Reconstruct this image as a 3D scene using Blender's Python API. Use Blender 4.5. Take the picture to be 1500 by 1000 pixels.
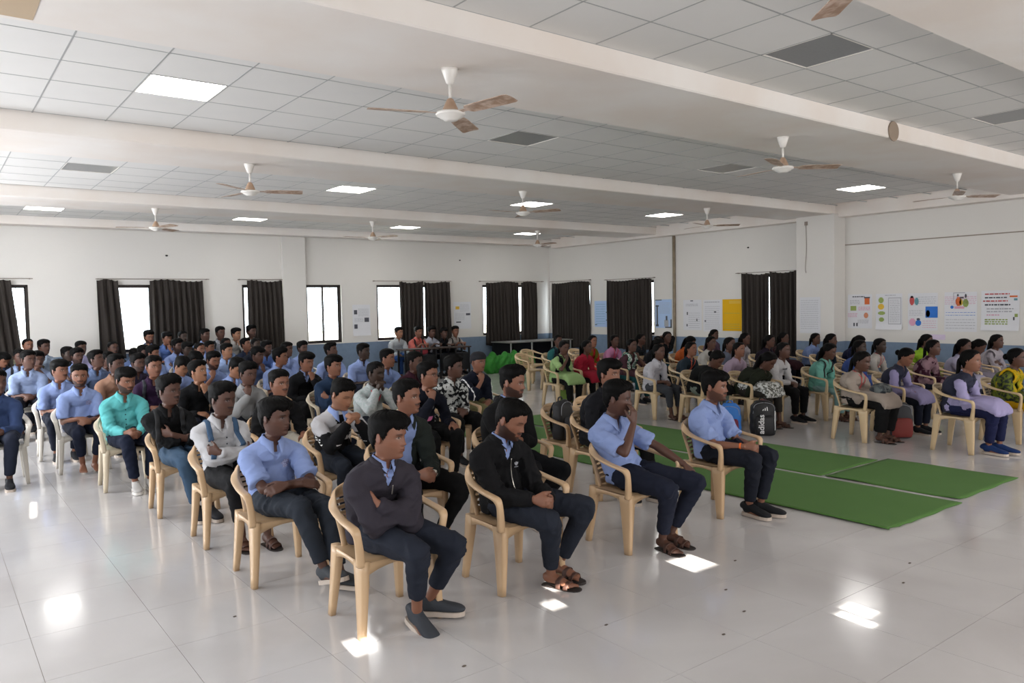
import bpy, math, random, numpy as np
from mathutils import Vector, Matrix
random.seed(7); np.random.seed(7)
for o in list(bpy.data.objects): bpy.data.objects.remove(o)
SC = bpy.context.scene
COL = SC.collection
PI = math.pi

# ------------------------------------------------------------------ camera
H = 1.82
cam = bpy.data.cameras.new('camera'); cam.sensor_width = 36.0; cam.lens = 27.12
camo = bpy.data.objects.new('camera', cam); COL.objects.link(camo)
camo.matrix_world = Matrix(((0.79401495, 0.04399272, -0.60630429*1, 0), (-0.60759605, 0.02598966, -0.79382087, 0),
                            (-0.0191647, 0.99869374, 0.04736598, H), (0, 0, 0, 1)))
cam.clip_start = 0.05; cam.clip_end = 200
SC.camera = camo
# ------------------------------------------------------------------ exposure
vs = SC.view_settings
vs.view_transform = 'Standard'; vs.look = 'None'; vs.gamma = 1.0; vs.exposure = 0.76; vs.use_curve_mapping = False
# ------------------------------------------------------------------ sky, sun, daylight of the unseen windows
w = bpy.data.worlds.new('sky'); SC.world = w; w.use_nodes = True
wn = w.node_tree.nodes; wl = w.node_tree.links
bg = wn['Background']; bg.inputs['Strength'].default_value = 5.5; bg.inputs['Color'].default_value = (0.90, 0.95, 1.0, 1)
sl = bpy.data.lights.new('sun', 'SUN'); sl.energy = 26.0; sl.angle = math.radians(0.15); sl.color = (1, 0.95, 0.86)
so = bpy.data.objects.new('sun', sl); COL.objects.link(so)
SUND = Vector((0.10, 1.0, -0.28)).normalized()
so.rotation_euler = SUND.to_track_quat('-Z', 'Y').to_euler()
def area(name, loc, size, direction, energy, color):
    l = bpy.data.lights.new(name, 'AREA'); l.shape = 'RECTANGLE'; l.size, l.size_y = size; l.energy = energy; l.color = color
    o = bpy.data.objects.new(name, l); COL.objects.link(o); o.location = loc
    o.rotation_euler = Vector(direction).to_track_quat('-Z', 'Z').to_euler()
    return o
for k, y in enumerate((0.2, 3.6, 7.0, 10.4, 13.8)):
    area('daylight_left', (-2.35, y, 1.75), (1.9, 1.5), (1, 0, -0.12), (32, 44, 68, 122, 165)[k], (0.93, 0.96, 1.0))
for x in (1.5, 5.5, 9.5, 13.0):
    area('daylight_front', (x, -3.3, 1.9), (2.2, 1.7), (0, 1, -0.05), {1.5: 48, 5.5: 66, 9.5: 74, 13.0: 76}[x], (1.0, 0.98, 0.97))
GLOW = 10.0   # ceiling light panels

# ------------------------------------------------------------------ materials
MATS = {}
def lin(c):
    return tuple(((x/12.92) if x <= 0.04045 else ((x+0.055)/1.055)**2.4) for x in c)
def hexc(h):
    return lin(tuple(int(h[i:i+2], 16)/255 for i in (0, 2, 4)))
def mat(name, color=(0.8, 0.8, 0.8), rough=0.6, metal=0.0, spec=0.5, noise=None, bump=None, coat=0, emis=None, obj_color=False, attr=None, alpha=None):
    """noise=(scale, amount, color2) mixes a second colour; bump=(scale, strength, distance)"""
    if name in MATS: return MATS[name]
    m = bpy.data.materials.new(name); m.use_nodes = True
    nt = m.node_tree; N = nt.nodes; L = nt.links; b = N['Principled BSDF']
    b.inputs['Roughness'].default_value = rough; b.inputs['Metallic'].default_value = metal
    b.inputs['Specular IOR Level'].default_value = spec; b.inputs['Coat Weight'].default_value = coat
    src = None
    if obj_color:
        oi = N.new('ShaderNodeObjectInfo'); src = oi.outputs['Color']
    if attr:
        at = N.new('ShaderNodeAttribute'); at.attribute_name = attr
        if src is None: src = at.outputs['Color']
        else:
            mx = N.new('ShaderNodeMix'); mx.data_type = 'RGBA'; mx.blend_type = 'MULTIPLY'; mx.inputs[0].default_value = 1
            L.new(src, mx.inputs[6]); L.new(at.outputs['Color'], mx.inputs[7]); src = mx.outputs[2]
    tc = N.new('ShaderNodeTexCoord')
    if noise:
        nz = N.new('ShaderNodeTexNoise'); nz.inputs['Scale'].default_value = noise[0]; nz.inputs['Detail'].default_value = 5
        L.new(tc.outputs['Object'], nz.inputs['Vector'])
        rp = N.new('ShaderNodeValToRGB'); rp.color_ramp.elements[0].position = 0.5-noise[3] if len(noise) > 3 else 0.35
        rp.color_ramp.elements[1].position = 0.5+noise[3] if len(noise) > 3 else 0.65
        L.new(nz.outputs['Fac'], rp.inputs[0])
        sc_ = N.new('ShaderNodeMath'); sc_.operation = 'MULTIPLY'; sc_.inputs[1].default_value = noise[1]
        L.new(rp.outputs[0], sc_.inputs[0])
        mx = N.new('ShaderNodeMix'); mx.data_type = 'RGBA'
        L.new(sc_.outputs[0], mx.inputs[0])
        if src is None: mx.inputs[6].default_value = (*color, 1)
        else: L.new(src, mx.inputs[6])
        mx.inputs[7].default_value = (*noise[2], 1)
        src = mx.outputs[2]
    if src is None: b.inputs['Base Color'].default_value = (*color, 1)
    else: L.new(src, b.inputs['Base Color'])
    if bump:
        n2 = N.new('ShaderNodeTexNoise'); n2.inputs['Scale'].default_value = bump[0]; n2.inputs['Detail'].default_value = 3
        L.new(tc.outputs['Object'], n2.inputs['Vector'])
        bp = N.new('ShaderNodeBump'); bp.inputs['Strength'].default_value = bump[1]; bp.inputs['Distance'].default_value = bump[2]
        L.new(n2.outputs['Fac'], bp.inputs['Height']); L.new(bp.outputs[0], b.inputs['Normal'])
    if emis:
        b.inputs['Emission Color'].default_value = (*emis[0], 1); b.inputs['Emission Strength'].default_value = emis[1]
    MATS[name] = m
    return m

# ------------------------------------------------------------------ mesh helpers
class Geo:
    def __init__(s): s.V = []; s.F = []; s.M = []; s.n = 0
    def add(s, V, F, m=0):
        V = np.asarray(V, float); s.V.append(V); k = s.n
        s.F += [tuple(i+k for i in f) for f in F]; s.M += [m]*len(F); s.n += len(V)
        return s
    def box(s, a, b, m=0):
        (x0, y0, z0), (x1, y1, z1) = a, b
        return s.add([(x0,y0,z0),(x1,y0,z0),(x1,y1,z0),(x0,y1,z0),(x0,y0,z1),(x1,y0,z1),(x1,y1,z1),(x0,y1,z1)],
                     [(3,2,1,0),(4,5,6,7),(0,1,5,4),(1,2,6,5),(2,3,7,6),(3,0,4,7)], m)
    def verts(s): return np.concatenate(s.V) if s.V else np.zeros((0, 3))
    def xf(s, M):
        V = s.verts(); M = np.array(M); V = V@M[:3, :3].T+M[:3, 3]; s.V = [V]; return s
    def mesh(s, name, mats, smooth=False):
        me = bpy.data.meshes.new(name); V = s.verts()
        me.from_pydata(V.tolist(), [], s.F)
        for m in mats: me.materials.append(m)
        if len(mats) > 1: me.polygons.foreach_set('material_index', s.M)
        if smooth: me.shade_smooth() if hasattr(me, 'shade_smooth') else None
        me.update(); return me
def link(name, me, parent=None, loc=None, rotz=0, color=None):
    o = bpy.data.objects.new(name, me); COL.objects.link(o)
    if parent: o.parent = parent
    if loc is not None: o.location = loc
    if rotz: o.rotation_euler = (0, 0, rotz)
    if color is not None: o.color = (*color, 1)
    return o
def tag(o, label=None, cat=None, group=None, kind=None):
    if label: o['label'] = label
    if cat: o['category'] = cat
    if group: o['group'] = group
    if kind: o['kind'] = kind
    return o
def copy_tree(o, parent=None):
    c = o.copy(); COL.objects.link(c); c.parent = parent
    for ch in o.children: copy_tree(ch, c)
    return c
def crom(P, m):
    """Catmull-Rom resampling of rows of P (n x k) to m rows"""
    P = np.asarray(P, float); n = len(P)
    if n == 2: t = np.linspace(0, 1, m)[:, None]; return P[0]*(1-t)+P[1]*t
    Q = np.vstack([2*P[0]-P[1], P, 2*P[-1]-P[-2]])
    t = np.linspace(0, n-1-1e-9, m); i = t.astype(int); f = (t-i)[:, None]
    a, b, c, d = Q[i], Q[i+1], Q[i+2], Q[i+3]
    return 0.5*((2*b)+(-a+c)*f+(2*a-5*b+4*c-d)*f*f+(-a+3*b-3*c+d)*f**3)
def loft(P, rx, ry=None, m=None, n=16, side=(1, 0, 0), cap=True, expo=1.0):
    """tube through P; rx along 'side', ry across"""
    P = np.asarray(P, float); ry = rx if ry is None else ry
    rx = np.ones(len(P))*rx; ry = np.ones(len(P))*ry
    m = m or max(6, len(P)*4)
    Q = crom(np.column_stack([P, rx, ry]), m)
    C = Q[:, :3]; T = np.gradient(C, axis=0); T /= np.linalg.norm(T, axis=1)[:, None]+1e-12
    S = np.asarray(side, float); S = S if S.ndim == 2 else np.tile(S, (m, 1))
    if len(S) != m: S = crom(S, m)
    S = S-(S*T).sum(1)[:, None]*T; S /= np.linalg.norm(S, axis=1)[:, None]+1e-12
    B = np.cross(T, S)
    a = np.linspace(0, 2*PI, n, endpoint=False)
    ca, sa = np.cos(a), np.sin(a)
    if expo != 1: ca = np.sign(ca)*abs(ca)**expo; sa = np.sign(sa)*abs(sa)**expo
    V = C[:, None]+S[:, None]*(Q[:, 3, None]*ca)[..., None]+B[:, None]*(Q[:, 4, None]*sa)[..., None]
    V = V.reshape(-1, 3)
    F = [(i*n+j, i*n+(j+1) % n, (i+1)*n+(j+1) % n, (i+1)*n+j) for i in range(m-1) for j in range(n)]
    if cap: F += [tuple(range(n))[::-1], tuple(range((m-1)*n, m*n))]
    return V, F
def lathe(prof, n=24, cx=0, cy=0):
    V = [(cx+r*math.cos(2*PI*j/n), cy+r*math.sin(2*PI*j/n), z) for r, z in prof for j in range(n)]
    F = [(i*n+j, i*n+(j+1) % n, (i+1)*n+(j+1) % n, (i+1)*n+j) for i in range(len(prof)-1) for j in range(n)]
    F += [tuple(range(n))[::-1], tuple(range((len(prof)-1)*n, len(prof)*n))]
    return V, F
def ellipsoid(c, r, n=16, m=10, R=None):
    V = []
    for i in range(m+1):
        t = PI*i/m
        for j in range(n):
            a = 2*PI*j/n; V.append((r[0]*math.sin(t)*math.cos(a), r[1]*math.sin(t)*math.sin(a), r[2]*math.cos(t)))
    V = np.array(V)
    if R is not None: V = V@np.array(R).T
    F = [(i*n+j, (i+1)*n+j, (i+1)*n+(j+1) % n, i*n+(j+1) % n) for i in range(m) for j in range(n)]
    return V+np.array(c), F
def bevel_mod(o, w=0.004, seg=2):
    b = o.modifiers.new('edge', 'BEVEL'); b.width = w; b.segments = seg; b.limit_method = 'ANGLE'; return o

# ------------------------------------------------------------------ room
XR, YB, XL, YF, ZC, ZB = 15.40, 18.20, -2.5, -3.6, 3.74, 3.56
plaster = None
def wall_mat():
    m = bpy.data.materials.new('painted_plaster'); m.use_nodes = True; N = m.node_tree.nodes; L = m.node_tree.links; b = N['Principled BSDF']
    b.inputs['Roughness'].default_value = 0.7
    tc = N.new('ShaderNodeTexCoord'); sp = N.new('ShaderNodeSeparateXYZ'); L.new(tc.outputs['Object'], sp.inputs[0])
    n1 = N.new('ShaderNodeTexNoise'); n1.inputs['Scale'].default_value = 0.7; n1.inputs['Detail'].default_value = 6; L.new(tc.outputs['Object'], n1.inputs[0])
    n2 = N.new('ShaderNodeTexNoise'); n2.inputs['Scale'].default_value = 9; L.new(tc.outputs['Object'], n2.inputs[0])
    r1 = N.new('ShaderNodeValToRGB'); r1.color_ramp.elements[0].color = (*hexc('cfccc7'), 1); r1.color_ramp.elements[1].color = (*hexc('d8d5d0'), 1)
    L.new(n1.outputs['Fac'], r1.inputs[0])
    r2 = N.new('ShaderNodeValToRGB'); r2.color_ramp.elements[0].color = (*hexc('64778c'), 1); r2.color_ramp.elements[1].color = (*hexc('7588a0'), 1)
    L.new(n2.outputs['Fac'], r2.inputs[0])
    lt = N.new('ShaderNodeMath'); lt.operation = 'LESS_THAN'; lt.inputs[1].default_value = 0.93; L.new(sp.outputs['Z'], lt.inputs[0])
    mx = N.new('ShaderNodeMix'); mx.data_type = 'RGBA'; L.new(lt.outputs[0], mx.inputs[0]); L.new(r1.outputs[0], mx.inputs[6]); L.new(r2.outputs[0], mx.inputs[7])
    L.new(mx.outputs[2], b.inputs['Base Color'])
    bp = N.new('ShaderNodeBump'); bp.inputs['Strength'].default_value = 0.12; bp.inputs['Distance'].default_value = 0.01
    L.new(n2.outputs['Fac'], bp.inputs['Height']); L.new(bp.outputs[0], b.inputs['Normal'])
    return m
WALL = wall_mat()
CEILM = mat('beam_plaster', hexc('e4dfda'), 0.75, noise=(1.1, 0.45, hexc('d6c6b8'), 0.15), bump=(6, 0.1, 0.01))
PANELM = mat('ceiling_panel', hexc('dcdad7'), 0.6, spec=0.2, noise=(3, 0.2, hexc('d2d1ce')), bump=(60, 0.06, 0.002))
GRIDM = mat('grid_metal', hexc('a5a6a5'), 0.5)
FRAMEM = mat('dark_aluminium', hexc('2c2523'), 0.4, metal=0.4)
def wall_panel(name, axis, pos, thick, a0, a1, z0, z1, holes):
    """a slab along axis 'x' or 'y' with rectangular openings (a0,a1,z0,z1)"""
    A = sorted({a0, a1, *[h[0] for h in holes], *[h[1] for h in holes]}); Z = sorted({z0, z1, *[h[2] for h in holes], *[h[3] for h in holes]})
    g = Geo()
    for i in range(len(A)-1):
        run = None
        for j in range(len(Z)-1):
            ca, cz = (A[i]+A[i+1])/2, (Z[j]+Z[j+1])/2
            hole = any(h[0] < ca < h[1] and h[2] < cz < h[3] for h in holes)
            if not hole: run = (run[0] if run else Z[j], Z[j+1])
            if (hole or j == len(Z)-2) and run:
                lo, hi = sorted((pos, pos+thick))
                if axis == 'x': g.box((A[i], lo, run[0]), (A[i+1], hi, run[1]))
                else: g.box((lo, A[i], run[0]), (hi, A[i+1], run[1]))
                run = None
    return tag(link(name, g.mesh(name, [WALL])), kind='structure')
WZ = (0.955, 2.41)
BW = [(-0.2, 1.72), (3.0, 4.98), (5.98, 6.93), (7.53, 8.48), (9.475, 11.62), (12.86, 14.88)]
RW = [(16.40, 18.02), (13.94, 15.62), (9.52, 11.16)]
wall_panel('wall_back', 'x', YB, 0.23, XL-0.23, XR+0.23, 0, 4.1, [(a, b, *WZ) for a, b in BW])
wall_panel('wall_right', 'y', XR, 0.23, YF, YB, 0, 4.1, [(a, b, *WZ) for a, b in RW])
wall_panel('wall_left', 'y', XL-0.23, 0.23, YF, YB, 0, 4.1, [])
def sunhole(x0, x1, y0, y1):  # made-up opening in the unseen front wall, sized to land a sun patch
    t0 = (y0-YF)/SUND.y; t1 = (y1-YF)/SUND.y
    return (x0-SUND.x*t0, x1-SUND.x*t0, -SUND.z*t0, -SUND.z*t1)
wall_panel('wall_front', 'x', YF-0.004, 0.004, XL-0.23, XR+0.23, 0, 4.1,
           [sunhole(*h) for h in ((0.53, 0.70, 5.42, 5.60), (4.20, 4.34, 2.22, 2.40), (4.08, 4.17, 2.14, 2.36), (1.72, 1.85, 3.66, 3.86), (2.90, 3.02, 3.46, 3.58), (3.10, 3.18, 3.68, 3.80), (0.69, 0.74, 8.05, 8.7), (4.05, 4.3, 3.34, 3.6))])
# pillars, cornices
def sbox(name, a, b, m=None, bev=0.006):
    o = link(name, Geo().box(a, b).mesh(name, [m or WALL])); tag(o, kind='structure')
    if bev: bevel_mod(o, bev, 1)
    return o
sbox('wall_right_pillar', (14.97, 8.62, 0), (XR, 9.49, 3.57))
sbox('wall_back_pillar', (6.94, YB-0.09, 0), (7.52, YB, 3.57))
for i, (y0, y1) in enumerate(((1.0, 2.42), (4.23, 5.47), (8.68, 9.87), (13.6, 14.75))):
    sbox('ceiling_beam', (XL, y0, ZB), (XR, y1, 4.0), CEILM, 0.012)
sbox('ceiling_beam', (XL, 17.78, 3.57), (XR, YB, 4.0), CEILM)
sbox('ceiling_beam', (15.12, YF, 3.50), (XR, 17.78, 4.0), CEILM)
sbox('trim_1', (XR-0.012, YF, 2.925), (XR, 8.62, 2.945), mat('crack', hexc('8d8378'), 0.8), 0)
# ceiling: slab, grid bars, lay-in panels
ceiling = sbox('ceiling', (XL-0.2, YF-0.2, 3.95), (XR+0.2, YB+0.2, 4.15), CEILM, 0)
PX = 0.628; X0 = 1.55
LIT = [(1.55, 6.78), (5.32, 11.30), (9.09, 11.30), (12.86, 11.30), (12.86, 6.78), (1.55, 16.10), (5.32, 16.10), (9.09, 16.10), (12.86, 16.10)]
UNLIT = [(5.32, 3.08), (5.32, 6.78), (9.09, 6.78), (9.09, 3.08), (1.55, 11.30)]
BAYS = [(2.42, 4.23, [2.46, 3.08, 3.68, 4.23]), (5.47, 8.68, [5.54, 6.16, 6.78, 7.40, 8.02, 8.64]), (9.87, 13.6, [9.90, 10.06, 10.68, 11.30, 11.92, 12.54, 13.16, 13.58]), (14.75, 17.78, [14.86, 15.48, 16.10, 16.72, 17.34, 17.76])]
xs = [X0+PX*k for k in range(-7, 23)]
xs = [x for x in xs if x < 15.1]
cells = []
for bi, (y0, y1, ys) in enumerate(BAYS):
    barx = {}
    for y in ys:
        link('grid_bar', Geo().box((XL, y-0.006, ZC-0.001), (15.12, y+0.006, ZC+0.012)).mesh('grid_bar', [GRIDM]), ceiling)
    bm_ = Geo().box((-0.006, y0, ZC-0.001), (0.006, y1, ZC+0.012)).mesh('grid_bar', [GRIDM])
    for x in xs: link('grid_bar', bm_, ceiling, (x, 0, 0))
    for x in xs[:-1]:
        for a, b in zip(ys[:-1], ys[1:]):
            if any(abs(x-u) < 0.05 and abs(a-v) < 0.05 for u, v in LIT+UNLIT): continue
            cells.append((math.hypot(x-2, a-2), x, a, b))
cells.sort()
pan = {}
rest = Geo()
for k, (d, x, a, b) in enumerate(cells):
    if k < 300 and x > -1.2:
        h = round(b-a, 3)
        if h not in pan: pan[h] = Geo().box((0.005, 0.005, 0), (PX-0.005, h-0.005, 0.014)).mesh('ceiling_panel', [PANELM])
        link('ceiling_panel', pan[h], ceiling, (x, a, ZC+0.001+random.uniform(-0.0008, 0.0008)))
    else: rest.box((x+0.005, a+0.005, ZC+0.001), (x+PX-0.005, b-0.005, ZC+0.018))
tag(link('ceiling_panel_rest', rest.mesh('ceiling_panel_rest', [PANELM]), ceiling), kind='stuff')
diff = mat('lit_diffuser', (1, 1, 1), 0.5, emis=((1.0, 0.98, 0.95), GLOW))
dull = mat('unlit_diffuser', hexc('848585'), 0.3, noise=(40, 0.3, hexc('939494')))
whitep = mat('white_enamel', hexc('e2ddd6'), 0.35)
LP = ['second bay in from the camera', 'third bay', 'third bay', 'third bay', 'second bay']
lab_lit = ['square lit ceiling panel glowing over the nearest left tiles', 'lit ceiling panel over the third row of tiles, beside the left fan', 'lit ceiling panel just behind the middle hanging fan',
           'lit ceiling panel before the far right fan near the pipe', 'lit ceiling panel nearest the right wall pillar', 'small lit panel near the back wall at the far left', 'small lit back panel between the two far left fans',
           'small lit back panel right of the far middle fan', 'small lit panel nearest the back right corner']
lab_un = ['large grey unlit ceiling panel in the nearest tile bay', 'grey unlit ceiling panel right of the nearest fan', 'grey unlit ceiling panel left of the right hand fan', 'grey unlit ceiling panel cut by the right picture edge', 'dull ceiling panel with daylight glinting on its right half']
lab_un[3] = 'grey unlit ceiling panel above the wall disc, far right'
for (x, y), lb in list(zip(LIT, lab_lit))+list(zip(UNLIT, lab_un)):
    on = (x, y) in LIT
    h = 0.62 if y > 4 else 0.60
    e = bpy.data.objects.new('ceiling_light', None); COL.objects.link(e); e.location = (x, y, ZC); tag(e, lb, 'ceiling light', 'square ceiling light panels')
    f = Geo()
    for a, b in (((0, 0, 0), (PX, 0.02, 0.03)), ((0, h-0.02, 0), (PX, h, 0.03)), ((0, 0, 0), (0.02, h, 0.03)), ((PX-0.02, 0, 0), (PX, h, 0.03))): f.box((a[0]+0.005, a[1]+0.005, -0.002), (b[0]-0.005, b[1]-0.005, 0.03))
    link('frame', f.mesh('frame', [whitep]), e)
    link('diffuser', Geo().box((0.02, 0.02, 0.004), (PX-0.02, h-0.02, 0.02)).mesh('diffuser', [diff if on else dull]), e)
# floor
def floor_mat():
    m = bpy.data.materials.new('polished_tile'); m.use_nodes = True; N = m.node_tree.nodes; L = m.node_tree.links; b = N['Principled BSDF']
    ge = N.new('ShaderNodeNewGeometry')
    n1 = N.new('ShaderNodeTexNoise'); n1.inputs['Scale'].default_value = 0.9; n1.inputs['Detail'].default_value = 8; n1.inputs['Distortion'].default_value = 0.6; L.new(ge.outputs['Position'], n1.inputs[0])
    r = N.new('ShaderNodeValToRGB'); E = r.color_ramp.elements; E[0].position = 0.3; E[0].color = (*hexc('b7b4b3'), 1); E[1].position = 0.7; E[1].color = (*hexc('c6c4c4'), 1)
    L.new(n1.outputs['Fac'], r.inputs[0]); L.new(r.outputs[0], b.inputs['Base Color'])
    b.inputs['Roughness'].default_value = 0.10; b.inputs['IOR'].default_value = 1.55
    n2 = N.new('ShaderNodeTexNoise'); n2.inputs['Scale'].default_value = 2.2; L.new(ge.outputs['Position'], n2.inputs[0])
    r2 = N.new('ShaderNodeMapRange'); r2.inputs[3].default_value = 0.06; r2.inputs[4].default_value = 0.2; L.new(n2.outputs['Fac'], r2.inputs[0]); L.new(r2.outputs[0], b.inputs['Roughness'])
    return m
FLM = floor_mat(); GROUT = mat('grout', hexc('8f877d'), 0.8)
floor = sbox('floor', (XL-0.23, YF, -0.2), (XR+0.23, YB+0.23, -0.0022), GROUT, 0)
TX, TY = 0.615, 0.6475
tm = Geo().box((0.0012, 0.0012, -0.02), (TX-0.0012, TY-0.0012, 0)).mesh('floor_tile', [FLM])
cells = []
for i in range(-5, 25):
    for j in range(-9, 27):
        x = 0.406+TX*i; y = 1.81+TY*j
        if x > XR or y > YB or x < XL-0.5 or y < YF-0.5: continue
        cells.append((math.hypot(x-1, y-1)+(50 if x < 0 or y < 1 else 0), x, y))
cells.sort(); rest = Geo()
for k, (d, x, y) in enumerate(cells):
    if k < 300: link('floor_tile', tm, floor, (x, y, 0))
    else: rest.box((max(x, XL)+0.0012, max(y, YF)+0.0012, -0.02), (min(x+TX, XR)-0.0012, min(y+TY, YB)-0.0012, 0))
tag(link('floor_tile_rest', rest.mesh('floor_tile_rest', [FLM]), floor), kind='stuff')
tag(link('ground', Geo().box((-60, YB+0.3, -1.0), (80, 90, -0.9)).mesh('ground', [mat('dusty_ground', hexc('cfc3ae'), 0.9, noise=(0.4, 0.5, hexc('a9a184')))])), kind='structure')
# windows
def glass():
    m = bpy.data.materials.new('window_glass'); m.use_nodes = True; N = m.node_tree.nodes; L = m.node_tree.links
    N.remove(N['Principled BSDF']); t = N.new('ShaderNodeBsdfTransparent'); g = N.new('ShaderNodeBsdfGlossy'); g.inputs['Roughness'].default_value = 0.02
    t.inputs[0].default_value = (0.93, 0.96, 0.97, 1); mx = N.new('ShaderNodeMixShader'); mx.inputs[0].default_value = 0.06
    L.new(t.outputs[0], mx.inputs[1]); L.new(g.outputs[0], mx.inputs[2]); L.new(mx.outputs[0], N['Material Output'].inputs[0]); return m
GL = glass(); GRILLE = mat('grille_paint', hexc('e8e6e2'), 0.5)
def window(n, axis, pos, a, b):
    z0, z1 = WZ
    def bx(g, u0, u1, d0, d1, q0, q1):
        if axis == 'x': g.box((u0, pos+d0, q0), (u1, pos+d1, q1))
        else: g.box((pos+d0, u0, q0), (pos+d1, u1, q1))
    f = Geo(); w = 0.035
    for u0, u1, q0, q1 in ((a, b, z0, z0+w), (a, b, z1-w, z1), (a, a+w, z0, z1), (b-w, b, z0, z1)): bx(f, u0, u1, 0.05, 0.12, q0, q1)
    o = tag(link('window_%d' % n, f.mesh('window_frame', [FRAMEM])), kind='structure')
    mid = (a+b)/2
    for s, (u0, u1, d) in enumerate(((a+w, mid+0.02, 0.06), (mid-0.02, b-w, 0.09))):
        g = Geo(); t = 0.032
        for v0, v1, q0, q1 in ((u0, u1, z0+w, z0+w+t), (u0, u1, z1-w-t, z1-w), (u0, u0+t, z0+w, z1-w), (u1-t, u1, z0+w, z1-w)): bx(g, v0, v1, d, d+0.022, q0, q1)
        link('sash', g.mesh('sash', [FRAMEM]), o)
        g = Geo(); bx(g, u0+t, u1-t, d+0.008, d+0.013, z0+w+t, z1-w-t); link('pane', g.mesh('pane', [GL]), o)
    g = Geo(); k = a+0.12
    while k < b-0.05:
        bx(g, k, k+0.008, 0.19, 0.198, z0, z1); k += 0.2
    for q in np.linspace(z0+0.25, z1-0.25, 4): bx(g, a, b, 0.192, 0.2, q, q+0.008)
    link('grille', g.mesh('grille', [GRILLE]), o)
    g = Geo(); bx(g, a-0.03, b+0.03, -0.02, 0.05, z0-0.025, z0); link('window_sill', g.mesh('window_sill', [WALL]), o)
for i, (a, b) in enumerate(BW): window(i+1, 'x', YB, a, b)
for i, (a, b) in enumerate(RW): window(i+7, 'y', XR, a, b)
# curtains and rods
CURT = mat('brown_curtain', hexc('2a231e'), 0.8, noise=(30, 0.35, hexc('201a16')), bump=(220, 0.3, 0.001))
RODM = mat('rod_metal', hexc('8a8078'), 0.4, metal=0.6)
def curtain(axis, pos, a, b, z0, z1, seed, label, gather=0.0, notch=False):
    """a pleated cloth from a to b, hanging z1 -> z0; gather pulls its far edge in at mid height"""
    rnd = random.Random(seed); n = int(abs(b-a)/0.012); m = 26; V = []; ph = rnd.random()*6
    wl = 0.115+rnd.random()*0.02
    for i in range(m+1):
        t = i/m
        for j in range(n+1):
            s = j/n; z = z1+(z0-z1)*t
            u = a+(b-a)*s
            u += -gather*t*s*(b-a)
            q = 2*PI*(b-a)*s/wl+ph+0.7*math.sin(5*s+seed)
            d = (0.020+0.022*min(1, t*3))*math.sin(q+0.5*math.sin(3*t+seed))+0.010*math.sin(2.3*q+2*t)
            if i == 0: z += 0.018*abs(math.sin(q*0.5))*(-1)-0.02*math.sin(PI*s*2+seed)
            if i >= m-1: z += 0.012*math.sin(q*0.37+seed)
            if notch and t < 0.12 and abs(s-0.5) < 0.02: z -= 0.05*(1-t/0.12)
            p = pos-0.085+d
            V.append((u, p, z) if axis == 'x' else (p, u, z))
    F = [(i*(n+1)+j, i*(n+1)+j+1, (i+1)*(n+1)+j+1, (i+1)*(n+1)+j) for i in range(m) for j in range(n)]
    me = Geo().add(V, F).mesh('curtain', [CURT], True)
    o = link('curtain', me); sm = o.modifiers.new('thick', 'SOLIDIFY'); sm.thickness = 0.003
    return tag(o, label, 'curtain', 'dark brown curtains')
def rod(axis, pos, a, b, z, label):
    V, F = loft([(a, pos-0.085, z), (b, pos-0.085, z)], 0.008, m=2, n=8, side=(0, 0, 1)) if axis == 'x' else loft([(pos-0.085, a, z), (pos-0.085, b, z)], 0.008, m=2, n=8, side=(0, 0, 1))
    g = Geo().add(V, F)
    e = link('curtain_rod', g.mesh('curtain_rod', [RODM])); tag(e, label, 'curtain rod', 'thin curtain rods over the windows')
    for k, u in enumerate((a+0.05, b-0.05)):
        gg = Geo()
        if axis == 'x': gg.box((u-0.008, pos-0.09, z-0.012), (u+0.008, pos, z+0.012))
        else: gg.box((pos-0.09, u-0.008, z-0.012), (pos, u+0.008, z+0.012))
        link('bracket', gg.mesh('bracket', [RODM]), e)
for ax, ps, a, b, z, lb in (('x', YB, -0.4, 1.80, 2.53, 'thin rod over the window cut by the left picture edge'), ('x', YB, 2.92, 5.22, 2.53, 'thin rod over the wide bright window with two curtains'),
        ('x', YB, 5.86, 6.93, 2.53, 'short rod over the curtained window left of the back wall pillar'), ('x', YB, 9.33, 11.75, 2.51, 'rod above the desk where five students sit'),
        ('x', YB, 12.70, 15.1, 2.51, 'rod over the back window next to the room corner'), ('y', XR, 16.3, 18.1, 2.50, 'rod on the right wall next to the room corner'),
        ('y', XR, 13.85, 15.72, 2.47, 'rod between the blue posters on the right wall'), ('y', XR, 9.55, 11.3, 2.46, 'rod over the curtain beside the right wall pillar')):
    rod(ax, ps, a, b, z, lb)
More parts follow.
